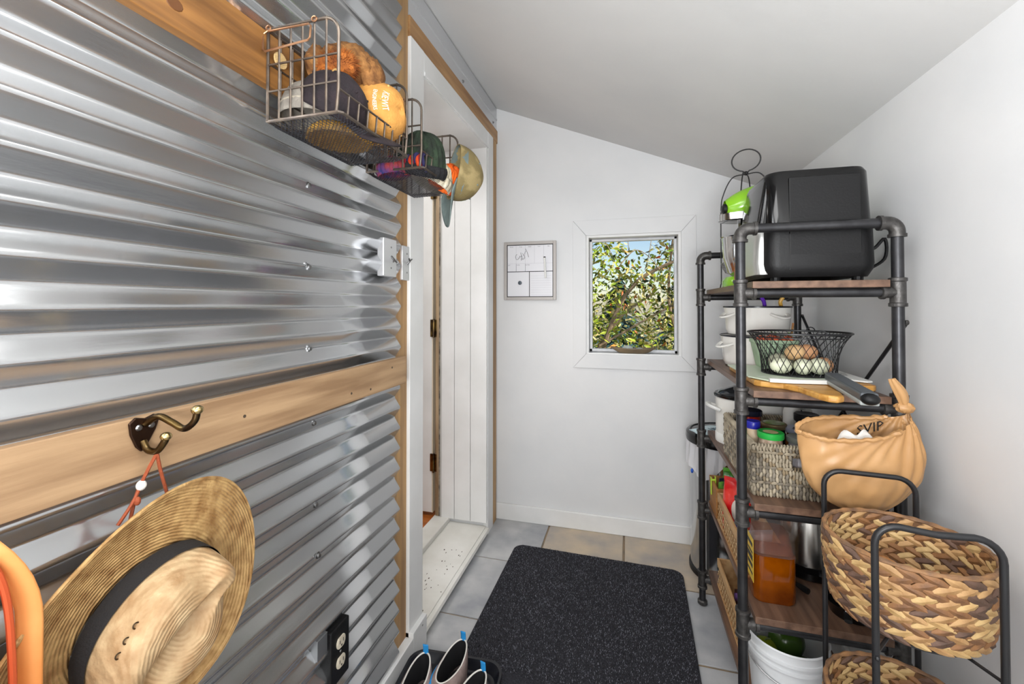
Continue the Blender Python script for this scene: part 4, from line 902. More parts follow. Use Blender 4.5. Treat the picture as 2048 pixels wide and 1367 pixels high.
# ================================================================ LEFT WALL
hb = tag(build('hook_board', MB().box(-.668, -.650, -.9, 1.166, .914, .995), wood_raw, bevel=.0015), 'raw pine board screwed across the corrugated wall at hook height', 'board')
for y, z in ((1.085,.972),(.98,.930),(.90,.935),(.60,.955)): build('nail_hole', MB().lathe([(.003,0),(.003,.0006)], 8, mp=lambda a,b,c,y=y,z=z: (-.650+c, y+a, z+b)), chip, hb)
ub = tag(build('basket_board', MB().box(-.668, -.648, -.9, .70, 1.562, 1.662), wood_stain, bevel=.0015), 'stained pine board high on the corrugated wall behind the wire baskets', 'board')
for y, z, r in ((.472,1.598,.010),(.435,1.602,.012)): build('wood_knot', MB().lathe([(r,0),(r*.9,.0008),(r*.2,.0005)], 12, mp=lambda a,b,c,y=y,z=z: (-.648+c, y+a*1.3, z+b)), M('dark_knot', s(96,58,26), .5), ub)
ub2 = tag(build('basket_board', MB().box(-.668, -.648, .70, 1.166, 1.562, 1.662), wood_stain, bevel=.0015), 'stained pine board between the near wire basket and the door post', 'board')
# double coat hook
ch = thing('coat_hook', 'antique brass double coat hook on the raw pine board', 'hook', (-.650, .438, .955))
hx = -.650
pl_ = [(.418,.990),(.426,1.0-.003),(.438,.993),(.450,.997),(.457,.989),(.452,.975),(.441,.955),(.434,.948),(.427,.956),(.420,.974)]
build('backplate', MB().prism(pl_, hx, hx+.004, lambda u, v, w: (w, u, v)), M('dark_bronze', s(66,48,38), .3, .9), ch, bevel=.0015)
build('upper_arm', MB().tube(spline([(hx+.004,.438,.985),(hx+.022,.442,.996),(hx+.042,.446,.988),(hx+.060,.449,.980),(hx+.074,.452,.990),(hx+.078,.453,1.004)], 6), .0045, 10), brass, ch, smooth=True)
build('upper_tip', MB().ell((hx+.078,.453,1.006), .0075,.0075,.0065, 14, 10), M('bright_brass', s(190,170,120), .25, 1.), ch, smooth=True)
build('lower_arm', MB().tube(spline([(hx+.003,.436,.962),(hx+.012,.436,.951),(hx+.026,.438,.950),(hx+.036,.440,.962),(hx+.038,.441,.968)], 6), .0045, 10), brass, ch, smooth=True)
build('lower_tip', MB().ell((hx+.038,.441,.970), .007,.007,.006, 14, 10), bpy.data.materials['bright_brass'], ch, smooth=True)
for y in (.430, .446): build('hook_screw', MB().lathe([(.0045,0),(.003,.002),(.0005,.0022)], 10, mp=lambda a,b,c,y=y: (hx+.004+c, y+a, .982+b)), steel_d, ch, smooth=True)

# straw hat hanging crown outwards
straw = M('palm_straw', s(198,160,104), .6, col2=s(140,100,54), vscale=34, stretch=(.5,1.6,1.6), bump=.5, bscale=170, rings=('X', 70, 2.0), sharp=(.34,.7))
straw2 = M('palm_straw_crown', s(198,170,130), .6, col2=s(160,124,84), vscale=44, bump=.28, bscale=170, rings=('X', 70, 2.5), sharp=(.3,.7))
HC = Vector((-.628, .432, .738))
hat = thing('straw_hat', 'wide brim woven straw hat with black band hanging from the brass hook', 'hat', tuple(HC), rot=(0, R(6), R(-4)))
def crown_r(a, q):      # ellipse, longer along the hat's front-back line
    ry, rz = .086-.013*q, .070-.012*q
    return ry, rz
FB = R(38)               # front-back line tilt in the wall plane
def hp(u, v, x):         # u along front-back, v across
    return (x, u*math.cos(FB)-v*math.sin(FB), u*math.sin(FB)+v*math.cos(FB))
def brim(u, v):
    a = 2*PI*u; r0u, r0v = .086, .070; R_u, R_v = .172, .148
    ru = r0u+(R_u-r0u)*v; rv = r0v+(R_v-r0v)*v
    ca, sa = math.cos(a), math.sin(a)
    x = -.004+.030*v*v*sa*sa-.020*v*v*ca*ca*(1 if ca > 0 else .6)+.004*v*math.sin(3*a+1)
    return hp(ru*ca, rv*sa, x)
build('brim', MB().surf(brim, 96, 14, True), straw, hat, world=False, smooth=True, solid=.003)
build('brim_edge', MB().tube([brim(i/96, 1.0) for i in range(96)], .0026, 6, closed=True), straw, hat, world=False, smooth=True)
def crown(u, v):
    a = 2*PI*u; ca, sa = math.cos(a), math.sin(a)
    H_ = .092
    if v < .7:
        q = v/.7; ry, rz = crown_r(a, q*q); x = H_*q*(1-.06*q); 
        if q > .82: sh = 1-.10*((q-.82)/.18)**2; ry *= sh; rz *= sh
    else:
        q = (v-.7)/.3; ry, rz = crown_r(a, 1); ry *= .90*(1-q); rz *= .90*(1-q); x = H_*(.94+.05*math.sin(q*PI/2))
    uu, vv = ry*ca, rz*sa
    top = max(0, (v-.45)/.55)
    # centre crease and two front pinches
    x -= .030*top*math.exp(-(vv/.018)**2)*math.exp(-((uu+.008)/.065)**4)
    for sg in (-1, 1): 
        d2 = ((uu-.048)/.032)**2+((vv-sg*.040)/.022)**2; k = math.exp(-d2)*max(0, min(1, (v-.2)/.4))
        vv -= sg*.020*k; x -= .010*k
    return hp(uu, vv, x)
build('crown', MB().surf(crown, 96, 40, True), straw2, hat, world=False, smooth=True, ang=80)
def band(u, v):
    a = 2*PI*u; q = .02+.30*v; ry, rz = crown_r(a, q*q); return hp((ry+.0022)*math.cos(a), (rz+.0022)*math.sin(a), .092*q)
build('hat_band', MB().surf(band, 72, 3, True), M('black_grosgrain', s(34,33,34), .8, bump=.3, bscale=300), hat, world=False, smooth=True)
for k in range(3):
    a = .285+.030*k; p = Vector(crown(a, .50)); 
    n = Vector((.15, p.y, p.z)).normalized(); c_ = p+n*.0008
    build('eyelet', MB().tube([c_+Vector((0,1,0))*.0032*math.cos(t)+n.cross(Vector((0,1,0))).normalized()*.0032*math.sin(t) for t in [2*PI*i/12 for i in range(12)]], .0009, 5, closed=True), M('eyelet_brass', s(70,56,40), .4, .8), hat, world=False)
cord_m = M('rust_cord', s(150,72,40), .7, bump=.5, bscale=300)
ht = (-.624, .438, .947)
for P in ([ht, (-.632,.432,.925), (-.640,.424,.895), (-.643,.418,.86)], [ht, (-.630,.447,.92), (-.638,.462,.88), (-.640,.47,.85)], [(-.638,.426,.902), (-.636,.415,.885), (-.638,.401,.865)]):
    build('chin_cord', MB().tube(spline(P, 6), .0022, 6), cord_m, hat, smooth=True)
build('cord_toggle', MB().ell((-.637,.4275,.906), .006,.006,.007, 12, 8), cm('white_bead', s(226,222,214), .4), hat, smooth=True)
build('cord_knot', MB().ell((-.634,.421,.888), .004,.004,.006, 10, 6), cord_m, hat, smooth=True)

# orange garment at the left edge
og = thing('orange_jacket', 'orange jacket hanging at the left edge beside the straw hat', 'jacket', (-.60, .22, .70))
or_a = M('orange_nylon', s(226,134,56), .45, col2=s(206,104,40), vscale=8, bump=.3, bscale=18); or_b = M('orange_strap', s(232,160,92), .55, col2=s(220,140,72), vscale=10); or_d = M('red_orange_lining', s(196,84,46), .5)
def jk(u, v):
    z = .935-.52*v; w = .085+.006*v; y = .195+(u-.5)*2*w
    k = math.sin(PI*u)**.5
    return (-.640+.075*k*(.5+.5*min(1,v*3))+.012*math.sin(17*u+3*v)*k, y-(.05*(1-min(1,v*5))**2)*(u-.5)*2, z-.02*abs(u-.5)*(1-v))
build('body_panel', MB().surf(jk, 48, 30), or_a, og, smooth=True, solid=.002)
def strap(u, v):
    z = .918-.50*v; y = .302-.034*(1-min(1,v*5))**2
    return (-.612+.012*u+.004*math.sin(PI*u), y+.014*(u-.5), z)
build('edge_strap', MB().surf(strap, 8, 30), or_b, og, smooth=True, solid=.004)
build('lining_fold', MB().tube(spline([(-.606,.262,.915),(-.600,.278,.875),(-.596,.284,.80),(-.595,.286,.66),(-.596,.286,.5)], 8), [.003]+[.0052]*32, 8, flat=.6), or_d, og, smooth=True)
build('hanging_loop', MB().tube(spline([(-.64,.18,.925),(-.65,.19,.96),(-.648,.20,.98)], 5), .004, 6), or_b, og)
hk2 = thing('coat_hook', 'antique brass coat hook the orange jacket hangs from', 'hook', (-.650, .195, .955))
build('backplate', MB().prism([(p[0]-.243, p[1]) for p in pl_], hx, hx+.004, lambda u, v, w: (w, u, v)), bpy.data.materials['dark_bronze'], hk2, bevel=.0015)
build('lower_arm', MB().tube(spline([(hx+.003,.193,.962),(hx+.012,.193,.951),(hx+.026,.195,.950),(hx+.036,.197,.962)], 6), .0045, 10), brass, hk2, smooth=True)

# outlet and switch plates
op = thing('outlet', 'black duplex outlet plate with ivory sockets low on the corrugated wall', 'outlet', (-.668, .876, .325))
build('cover_plate', MB().box(-.690, -.661, .846, .912, .262, .392), blk, op, bevel=.003)
ivory = M('ivory_plastic', s(206,196,176), .4)
for z in (.352, .306):
    f_ = build('socket_face', MB().lathe([(.0165,0),(.0165,.002),(.015,.003),(.0005,.003)], 20, mp=lambda a,b,c,z=z: (-.661+c, .879+a*.95, z+max(-.0125,min(.0125,b)))), ivory, op, smooth=True)
    for dy in (-.006, .006): build('slot', MB().box(-.6585, -.6577, .879+dy-.0011, .879+dy+.0011, z-.002, z+.006), blk, f_)
    build('ground_hole', MB().lathe([(.0024,0),(.0024,.0008)], 8, mp=lambda a,b,c,z=z: (-.6585+c, .879+a, z-.0075+b)), blk, f_)
build('plate_screw', MB().lathe([(.003,0),(.002,.0012)], 8, mp=lambda a,b,c: (-.661+c, .879+a, .329+b)), steel_d, op)
tag(build('outlet_gap_flange', MB().box(-.690, -.6705, .812, .845, .352, .398), M('cut_sheet', s(150,152,154), .4, .8), bevel=.001), 'cut steel flange beside the black outlet', 'flange')
sw_m = M('brushed_plate', s(214,214,216), .3, .55)
for x, y0, y1, z0, z1, up_, lab in ((-.664, 1.062, 1.132, 1.233, 1.343, False, 'steel switch plate mounted on the corrugated sheet'), (-.682, 1.198, 1.244, 1.229, 1.339, True, 'steel switch plate mounted on the pine post beside the door')):
    t = thing('switch_plate', lab, 'switch', (x, (y0+y1)/2, z0))
    build('cover_plate', MB().box(x-.022, x, y0, y1, z0, z1), sw_m, t, bevel=.003)
    yc, zm = (y0+y1)/2+.004, (z0+z1)/2
    dz = 1 if up_ else -1
    tg = build('toggle', MB().tube([(x, yc, zm-dz*.004), (x+.012, yc, zm+dz*.010)], .0035, 8), steel_d, t, smooth=True)
    for sg in (-1, 1): build('toggle_wing', MB().tube([(x+.010, yc, zm+dz*.007), (x+.013, yc+sg*.010, zm+dz*.014)], [.0032,.002], 6), steel_d, tg)
    for dz2 in (-.030, .030): build('plate_screw', MB().lathe([(.0032,0),(.002,.0014)], 8, mp=lambda a,b,c,dz2=dz2: (x+c, yc+a, zm+dz2+b)), steel_d, t)

# ================================================================ WIRE BASKETS AND HEADWEAR
BX0, BX1, BZ0, BZ1 = -.646, -.492, 1.492, 1.664
def wire_basket(y0, y1, lab, x1):
    t = thing('wire_basket', lab, 'basket', (BX0, (y0+y1)/2, BZ0), group='wire baskets on the stained board')
    r = .0021; lowz = BZ0+.042; cr = .030
    endtop = lambda y: [(BX0,y,BZ0),(BX0,y,BZ1)]+[(x1-cr+cr*math.sin(a), y, BZ1-cr+cr*math.cos(a)) for a in [PI/2*i/6 for i in range(7)]]+[(x1,y,lowz),(x1-.004,y,BZ0)]
    for y in (y0, y1): build('end_hoop', MB().tube(endtop(y), .003, 7), wire_d, t, smooth=True)
    build('front_rail', MB().tube([(x1,y0,lowz),(x1,y1,lowz)], r, 6), wire_d, t)
    build('back_rail', MB().tube([(BX0,y0,BZ1),(BX0,y1,BZ1)], .003, 7), wire_d, t)
    for y in (y0, y1):
        for k in range(1, 6):
            x = BX0+(x1-BX0)*k/6; build('end_wire', MB().tube([(x,y,BZ0),(x,y,BZ1+.003)], r, 5), wire_d, t)
        for z in (BZ0+.055, BZ0+.105): build('end_crosswire', MB().tube([(BX0,y,z),(x1-.01*(z > BZ1-.04),y,z)], r, 5), wire_d, t)
    n = 8
    for k in range(1, n):
        y = y0+(y1-y0)*k/n
        build('front_wire', MB().tube([(x1-.004,y,BZ0),(x1,y,lowz+.002)], r, 5), wire_d, t)
        build('back_wire', MB().tube([(BX0,y,BZ0),(BX0,y,BZ1)], r, 5), wire_d, t)
    for z in (BZ0+.055, BZ0+.11): build('back_crosswire', MB().tube([(BX0,y0,z),(BX0,y1,z)], r, 5), wire_d, t)
    tr_ = build('tray_rim', MB().tube([(BX0,y0,BZ0),(x1,y0,BZ0),(x1+.004,y0+.006,BZ0),(x1+.004,y1-.006,BZ0),(x1,y1,BZ0),(BX0,y1,BZ0)], .0032, 6, closed=True), wire_d, t)
    mb = MB(); W, D = x1-BX0, y1-y0; st_ = .0058; zf = BZ0-.014
    def pt(x, y):     # dished mesh tray
        ex_ = min(x, W-x); ey_ = min(y, D-y); e = min(1, min(ex_, ey_)/.014); return (BX0+x, y0+y, BZ0+(zf-BZ0)*e)
    k = -D
    while k < W:
        for sg in (0, 1):
            P = []; x = max(0, k); 
            while x <= min(W, k+D)+1e-6:
                yy = x-k; P.append(pt(x, yy if sg == 0 else D-yy)); x += .009
            if len(P) > 1: mb.tube(P, .0007, 3)
        k += st_*1.414
    build('mesh_tray', mb, M('dark_mesh', s(72,72,78), .35, .7), tr_, kind='stuff')
    # copper label-holder handle on the near end
    ya = y0-.004; xa, xb = BX0+.004, BX0+.105
    hd_ = build('handle_loop', MB().tube([(xa,ya,BZ1-.006),(xb-.006,ya-.006,BZ1-.012),(xb,ya-.008,BZ1-.018),(xb,ya-.010,BZ1-.040),(xb-.004,ya-.010,BZ1-.044),(xa+.004,ya-.010,BZ1-.050),(xa-.004,ya-.008,BZ1-.044),(xa-.008,ya-.004,BZ1-.012)], .0019, 6, closed=True), wire_cu, t, smooth=True)
    for x in (xa, xb): build('hinge_coil', MB().tube([(x+.005*math.cos(a), ya-.001+.002*math.sin(a*.2), BZ1+.004*math.sin(a)) for a in [i*.6 for i in range(24)]], .0014, 5), wire_cu, hd_)
    return t
wb1 = wire_basket(.640, .880, 'near dark wire basket full of caps on the stained board', BX1)
build('wooden_tag', MB().lathe([(.015,0),(.015,.003),(.0005,.003)], 20, mp=lambda a,b,c: (BX0+.003+c, .665+a, BZ1-.045+b)), M('birch_slice', s(208,176,122), .6, bump=.3, bscale=60, rings=('X', 120, .5)), wb1, smooth=True)
wire_basket(.953, 1.188, 'far dark wire basket of knit hats above the switch plates', BX1)

def cap(name, lab, M4, crown_m, bill_m, w=.078, l=.095, h=.085, flat=1., group=None, letters=None, squash=None):
    """baseball cap, local frame: bill to +y, crown up +z"""
    t = bpy.data.objects.new(name, None); C.objects.link(t); t.empty_display_size = .02; t.matrix_world = M4
    FRAME[t.name] = M4.inverted(); tag(t, lab, 'cap', group)
    def cs(u, v):
        a = 2*PI*u; q = math.sin(v*PI/2); r = math.cos(v*PI/2)**.75
        fr = 1+.10*max(0, math.sin(a))*v
        seam = 1-.006*(abs(math.sin(3*a)) < .08)
        return (w*r*math.cos(a)*seam*(1+.03*math.sin(5*a+3*v)), l*r*math.sin(a)*seam*fr, h*q*flat*(1+.05*math.sin(2*a+1)))
    cr_ = build('crown', MB().surf(cs, 48, 16, True), crown_m, t, world=False, smooth=True, solid=.0015)
    build('button', MB().ell((0,0,h*flat*.985), .006,.006,.004, 10, 6), crown_m, cr_, world=False, smooth=True)
    for k in range(6):
        a = 2*PI*(k+.5)/6; u = (k+.5)/6; p = Vector(cs(u, .52)); build('eyelet', MB().ell(tuple(p*1.012), .0028,.0028,.0028, 8, 5), bill_m, cr_, world=False)
    def bs(u, v):
        a = PI*(.14+.72*u); ca, sa = math.cos(a), math.sin(a)
        k = v*.082*math.sin(PI*(u*.8+.1))**.7
        x = w*ca*(1.0+.0*v)*(1-.05*v); return (x, l*sa*.99+k, .004-.9*(x*x)/.10*(.35+v)*.6+.004*v)
    build('bill', MB().surf(bs, 28, 8), bill_m, t, world=False, smooth=True, solid=.003)
    build('sweatband', MB().surf(lambda u, v: (w*.985*math.cos(2*PI*u), l*.985*math.sin(2*PI*u), .001+.022*v), 36, 2, True), bill_m, t, world=False, smooth=True)
    if letters:
        for (body, size, v0, col) in letters:
            mp_ = lambda u, v, v0=v0: tuple(Vector(cs(.25+u/(2*PI*.085), min(.98, v0+v/.125)))*1.018)
            build('embroidery', text_mb(body, size, mp_, 2), col, cr_, world=False, smooth=True)
    return t
def axes(loc, y, z):
    y = Vector(y).normalized(); z = Vector(z); z = (z-y*z.dot(y)).normalized(); x = y.cross(z)
    m = Matrix((x, y, z)).transposed().to_4x4(); m.translation = loc; return m
def mtx(loc, rx=0, ry=0, rz=0): return Matrix.Translation(loc) @ Euler((R(rx), R(ry), R(rz)), 'XYZ').to_matrix().to_4x4()
fab = lambda n, c, c2, sc=40, b=.35: M(n, c, .85, col2=c2, vscale=sc, bump=b, bscale=220)
grey_f = fab('grey_mesh_cloth', s(134,128,118), s(110,104,96)); stone_f = fab('stone_cloth', s(158,150,134), s(140,132,116)); navy_f = fab('dark_plum_cloth', s(36,26,30), s(25,18,22)); tan_f = fab('tan_canvas', s(196,142,70), s(176,122,56)); tanb_f = fab('tan_bill', s(200,160,96), s(184,142,80))
wht = cm('white_thread', s(226,222,210), .7)
cap('baseball_cap', 'grey mesh trucker cap at the wall side of the near wire basket', axes((-.596,.708,1.512), (.25,1,0), (-.1,-.35,1)), grey_f, stone_f,   .060, .066, .078, group='caps in the near wire basket')
cap('baseball_cap', 'dark plum cap lying tilted in the near wire basket', axes((-.566,.712,1.528), (.62,.7,-.28), (.1,-.55,1)), navy_f, navy_f, .060, .066, .078, group='caps in the near wire basket')
cap('baseball_cap', 'tan canvas cap with white lettering at the far end of the near basket', axes((-.555,.828,1.575), (.05,-1,.02), (1,-.05,.05)), tan_f, tanb_f, .066, .066, .080, group='caps in the near wire basket', letters=[('KIEWIT', .024, .60, wht), ('ENGINEERS', .013, .40, wht)])
# fur trapper hat
fur = M('brown_corduroy', s(150,104,56), .9, col2=s(96,60,28), vscale=60, bump=.8, bscale=110)
ru = M('rust_fur', s(186,110,44), .95, col2=s(110,56,22), vscale=40, bump=.8, bscale=60)
th_ = thing('trapper_hat', 'brown corduroy trapper hat with rust fur on top of the near basket', 'hat', (-.565, .772, 1.615))
def lump(c, rx, ry, rz, k=0., f1=5, rot=None):
    return MB().ell(c, rx, ry, rz, 36, 22, lambda d: 1+.07*math.sin(f1*d.x*3+k)*math.cos(4*d.y+k)+.05*math.sin(7*d.z+3*d.x+k)+.03*math.sin(19*d.x+17*d.y+13*d.z), rot)
build('crown', lump((-.575,.785,1.655), .056,.066,.046, .4), fur, th_, smooth=True, ang=180)
build('ear_flap', lump((-.612,.735,1.645), .024,.030,.036, 2.), fur, th_, smooth=True, ang=180)
build('ear_flap', lump((-.530,.80,1.640), .022,.034,.044, 3.), fur, th_, smooth=True, ang=180)
rs2 = random.Random(4)
mb = MB()
for k in range(1500):
    d = Vector((rs2.gauss(0,1), rs2.gauss(0,1), rs2.gauss(0,1))).normalized(); p = Vector((-.572,.735,1.632))+Vector((d.x*.045, d.y*.025, d.z*.033))
    q = p+(d+Vector((0,0,-.3))).normalized()*rs2.uniform(.006,.014); w = d.cross(Vector((rs2.random(),rs2.random(),rs2.random()))).normalized()*.0011
    mb.add([p-w, p+w, q], [(0,1,2)])
fb_ = build('fur_front', lump((-.572,.735,1.632), .046,.026,.034, 1.), ru, th_, smooth=True, ang=180)
build('fur_tufts', mb, ru, fb_, kind='stuff')
# knit things in the far basket
def beanie(name, lab, c, r, h, m1, m2, rot=(0,0,0), cuff=True, pom=None):
    t = thing(name, lab, 'knit hat', c, rot=rot, group='knit hats in the far wire basket')
    def f_(u, v):
        a = 2*PI*u; rib = 1+.035*math.cos(22*a); q = v*PI/2
        return (r*math.cos(q)**.6*math.cos(a)*rib*(1+.06*math.sin(2*a+1)), r*1.1*math.cos(q)**.6*math.sin(a)*rib, h*math.sin(q)*(1+.05*math.sin(3*a)))
    b = build('knit_crown', MB().surf(f_, 132, 14, True), m1, t, world=False, smooth=True, ang=180, solid=.003)
    if cuff: build('cuff', MB().surf(lambda u, v: ((r*1.07+.004*math.sin(PI*v))*math.cos(2*PI*u)*(1+.03*math.cos(44*PI*u)), (r*1.17+.004*math.sin(PI*v))*math.sin(2*PI*u)*(1+.03*math.cos(44*PI*u)), -.004+.030*v), 132, 4, True), m2, t, world=False, smooth=True, ang=180, solid=.004)
    if pom: build('pompom', lump((0,0,h+.012), .022,.022,.022, 1., 9), pom, t, world=False, smooth=True, ang=180)
    return t
kn = lambda n, c, c2: M(n, c, .95, col2=c2, vscale=30, bump=.8, bscale=120)
beanie('knit_hat', 'mustard knit hat pressed flat at the bottom of the near wire basket', (-.568,.745,1.484), .058, .03, kn('mustard_knit', s(190,146,60), s(150,110,40)), None, (0,0,0), False)
beanie('knit_hat', 'black and dark green knit hat heaped in the far wire basket', (-.552,1.055,1.510), .064, .105, kn('black_green_knit', s(26,30,26), s(42,58,40)), kn('black_knit', s(20,20,22), s(34,34,36)), (R(12),R(14),0))
beanie('knit_hat', 'cream fleecy hat behind the black knit hat in the far basket', (-.540,1.105,1.494), .050, .070, kn('cream_fleece', s(216,206,180), s(170,156,124)), kn('cream_knit', s(222,214,194), s(190,180,156)), (R(-10),R(20),0))
beanie('knit_hat', 'bright orange knit hat at the outer far corner of the far basket', (-.526,1.150,1.496), .036, .070, kn('orange_knit', s(236,104,26), s(210,80,16)), kn('orange_knit2', s(240,116,36), s(214,84,20)), (R(10),R(36),0))
beanie('knit_hat', 'red and blue patterned knit hat at the near end of the far basket', (-.590,.992,1.492), .036, .045, kn('red_blue_knit', s(150,34,34), s(40,44,96)), kn('blue_knit', s(40,46,104), s(140,50,44)), (R(5),R(-6),0))
rf = thing('fringed_scarf', 'orange and red fringed scarf between the two wire baskets', 'scarf', (-.535,.962,1.545), group='knit hats in the far wire basket')
for k in range(9): build('scarf_fold', MB().tube(spline([(-.560+.007*k,1.0,1.494),(-.557+.007*k,.975,1.520+.004*(k % 3)),(-.555+.007*k,.995,1.538+.005*(k % 2))], 5), .0048, 8), kn('scarf_%d' % (k % 3), (s(206,76,30), s(170,36,36), s(50,46,90))[k % 3], (s(180,56,20), s(130,26,36), s(40,36,70))[k % 3]), rf, smooth=True)
# camouflage cap hung over the far corner of the far basket
camo = M('olive_camo_cloth', s(140,124,84), .8, col2=s(112,98,62), vscale=18, bump=.3, bscale=200, sharp=(.45,.55)); camo_b = M('grey_green_bill', s(104,116,112), .7, col2=s(86,98,96), vscale=30)
cap('baseball_cap', 'olive camouflage cap hanging by its strap from the far basket corner', axes((-.478,1.120,1.530), (-.10,-.12,-1), (.75,.66,-.05)), camo, camo_b, .058, .080, .084, letters=[('G', .022, .34, cm('green_thread', s(60,150,90), .6))])

# ================================================================ FAR WALL
wbd = thing('whiteboard', 'small framed whiteboard planner with handwriting beside the window', 'whiteboard', (-.5, YF-.001, 1.18))
ax0, ax1, az0, az1 = -.6445, -.360, 1.1775, 1.4895; fw = .016
frm = M('silver_frame', s(176,171,167), .4, .2)
y_f = YF-.016
build('panel', MB().box(ax0+.004, ax1-.004, YF-.010, YF-.001, az0+.004, az1-.004), M('dry_erase_white', s(226,226,230), .25), wbd)
for nm, b in (('frame_side', (ax0,ax0+fw,az0,az1)), ('frame_side', (ax1-fw,ax1,az0,az1)), ('frame_rail', (ax0+fw,ax1-fw,az1-fw,az1)), ('frame_rail', (ax0+fw,ax1-fw,az0,az0+fw))): build(nm, MB().box(b[0],b[1],y_f,YF-.001,b[2],b[3]), frm, wbd, bevel=.002)
ink = M('printed_black', s(24,24,26), .5); faint = M('printed_grey', s(176,174,180), .5)
def bline(x0, z0, x1, z1, m=ink, y=YF-.0106, nm='printed_line'): build(nm, MB().box(x0, x1, y, YF-.0099, z0, z1), m, wbd)
ix0, ix1, iz0, iz1 = ax0+fw, ax1-fw, az0+fw, az1-fw; mz = iz0+.52*(iz1-iz0)*.92; mxx = ix0+.485*(ix1-ix0); lw = .0035
for q in ((ix0,iz0,ix1,iz0+lw),(ix0,iz1-lw,ix1,iz1),(ix0,iz0,ix0+lw,iz1),(ix1-lw,iz0,ix1,iz1),(ix0,mz,ix1,mz+lw),(mxx,iz0,mxx+lw,mz)): bline(*q)
for k in range(1, 5): x = ix0+(ix1-ix0)*k/5; bline(x, mz+.045, x+.0007, iz1-lw, faint)
bline(ix0+lw, mz+.045, ix1-lw, mz+.0458, faint)
for k in (1, 2): x = ix0+(ix1-ix0)*k/5; bline(x, mz+.004, x+.0012, mz+.044)
for k in range(9): bline(mxx+.01, iz0+.012+.0125*k, ix1-.010, iz0+.0126+.0125*k, faint)
for k, w in enumerate(('MON','TUE','WED','THU','FRI')): build('heading', text_mb(w, .008, lambda u, v, k=k: (ix0+(ix1-ix0)*(k+.5)/5+u, YF-.0107, iz1-.012+v)), M('heading_ink_%d' % k, s(110,108,112), .5), wbd)
for k, w in enumerate(('SAT','SUN','NOTES')): build('heading', text_mb(w, .008, lambda u, v, k=k: (ix0+.012+(ix1-ix0)*k/5+u, YF-.0107, mz+.037+v)), M('heading_ink_b%d' % k, s(110,108,112), .5), wbd)
def zb_(p): return (ax0+(p[0]-82)/(1110-82)*(ax1-ax0), YF-.0108, az1-(p[1]-118)/(1285-118)*(az1-az0))
for S_ in ([(345,370),(325,378),(314,420),(325,470),(360,472),(380,445),(360,438)], [(396,400),(392,450),(412,405),(436,440),(440,395)], [(418,335),(428,390),(446,470)], [(455,350),(478,395),(500,345),(512,300)], [(510,260),(545,330),(575,430)], [(430,495),(424,458),(440,455)], [(440,470),(466,474),(462,436)], [(488,400),(497,440),(482,470)], [(470,380),(490,410)]):
    build('handwriting', MB().tube([zb_(p) for p in S_], .0010, 5), ink, wbd)
mk = thing('dry_erase_marker', 'white marker with black tip clipped on the whiteboard', 'marker', zb_((900,640)))
p0, p1 = Vector(zb_((890,432))), Vector(zb_((910,850))); off = Vector((0,-.008,0))
build('barrel', MB().tube([p0+off+(p1-p0)*.04, p1+off], .0052, 10), white_pl, mk, smooth=True); build('tip_cap', MB().tube([p0+off, p0+off+(p1-p0)*.05], .0056, 10), blk, mk, smooth=True)
c_ = zb_((402,942)); tag(build('round_magnet', MB().lathe([(.0105,0),(.0105,.004),(.009,.005),(.0005,.005)], 20, mp=lambda a,b,c: (c_[0]+a, YF-.0102-c, c_[2]+b)), M('slate_magnet', s(78,86,94), .4), smooth=True), 'round slate grey magnet on the lower left of the whiteboard', 'magnet')
# dish on the window sill
ds = thing('sill_dish', 'shallow boat shaped wooden dish standing on the window sill', 'dish', (.026, YF+.028, wz0+.006))
dm = M('brown_dish', s(136,118,92), .4, col2=s(108,94,74), vscale=10)
def dish(u, v):
    a = 2*PI*u; k = .48+.52*v**.8
    return (.026+.106*k*math.cos(a)*(1+.06*abs(math.cos(a))**3*v), YF+.024+.030*k*math.sin(a), wz0+.0065+.026*v**1.6+.006*v*abs(math.cos(a))**3)
build('dish_body', MB().surf(dish, 48, 8, True).prism([(.026+.106*.48*math.cos(2*PI*k/24), YF+.024+.030*.48*math.sin(2*PI*k/24)) for k in range(24)], wz0+.006, wz0+.008, lambda u,v,w: (u,v,w)), dm, ds, smooth=True, solid=.002)
gpc = M('pale_glass', s(196,206,206), .1, thin=.4)
tag(build('glass_shell', MB().ell((.0,YF+.024,wz0+.026), .028,.016,.022, 18, 12), gpc, smooth=True), 'large frosted glass shell in the sill dish', 'ornament')
tag(build('glass_pebble', MB().ell((.058,YF+.024,wz0+.022), .022,.014,.015, 16, 10), gpc, smooth=True), 'smaller glass pebble at the right of the sill dish', 'ornament')

# ================================================================ FLOOR THINGS
mr = R(-1.2)
mt_ = thing('door_mat', 'charcoal ribbed carpet door mat with rounded corners on the tiles', 'mat', (-.16, 1.38, 0), mr)
mw2, ml2 = .372, .60
def matp(x): return x
build('backing', MB().prism(rrect(-mw2, mw2, -ml2, ml2, .045, 8), .0005, .008, lambda u,v,w: (u,v,w)), M('mat_backing', s(30,30,35), .95, col2=s(54,54,62), vscale=260, sharp=(.45,.62), bump=.9, bscale=300), mt_, world=False, bevel=.002)
rs3 = random.Random(5)
tf = [MB(), MB()]
for k in range(30000):
    x = rs3.uniform(-mw2+.004, mw2-.004); y = rs3.uniform(-.10, ml2-.004)
    if abs(x) > mw2-.03 and y > ml2-.03 and (abs(x)-mw2+.045)**2+(y-ml2+.045)**2 > .042**2: continue
    a = rs3.uniform(0, 2*PI); h = rs3.uniform(.003, .006); w = .0011; dx, dy = math.cos(a)*w, math.sin(a)*w; lx, ly = rs3.uniform(-.003,.003), rs3.uniform(-.003,.003)
    tf[1 if rs3.random() < .34 else 0].add([(x-dx,y-dy,.0075),(x+dx,y+dy,.0075),(x+lx,y+ly,.008+h)], [(0,1,2)])
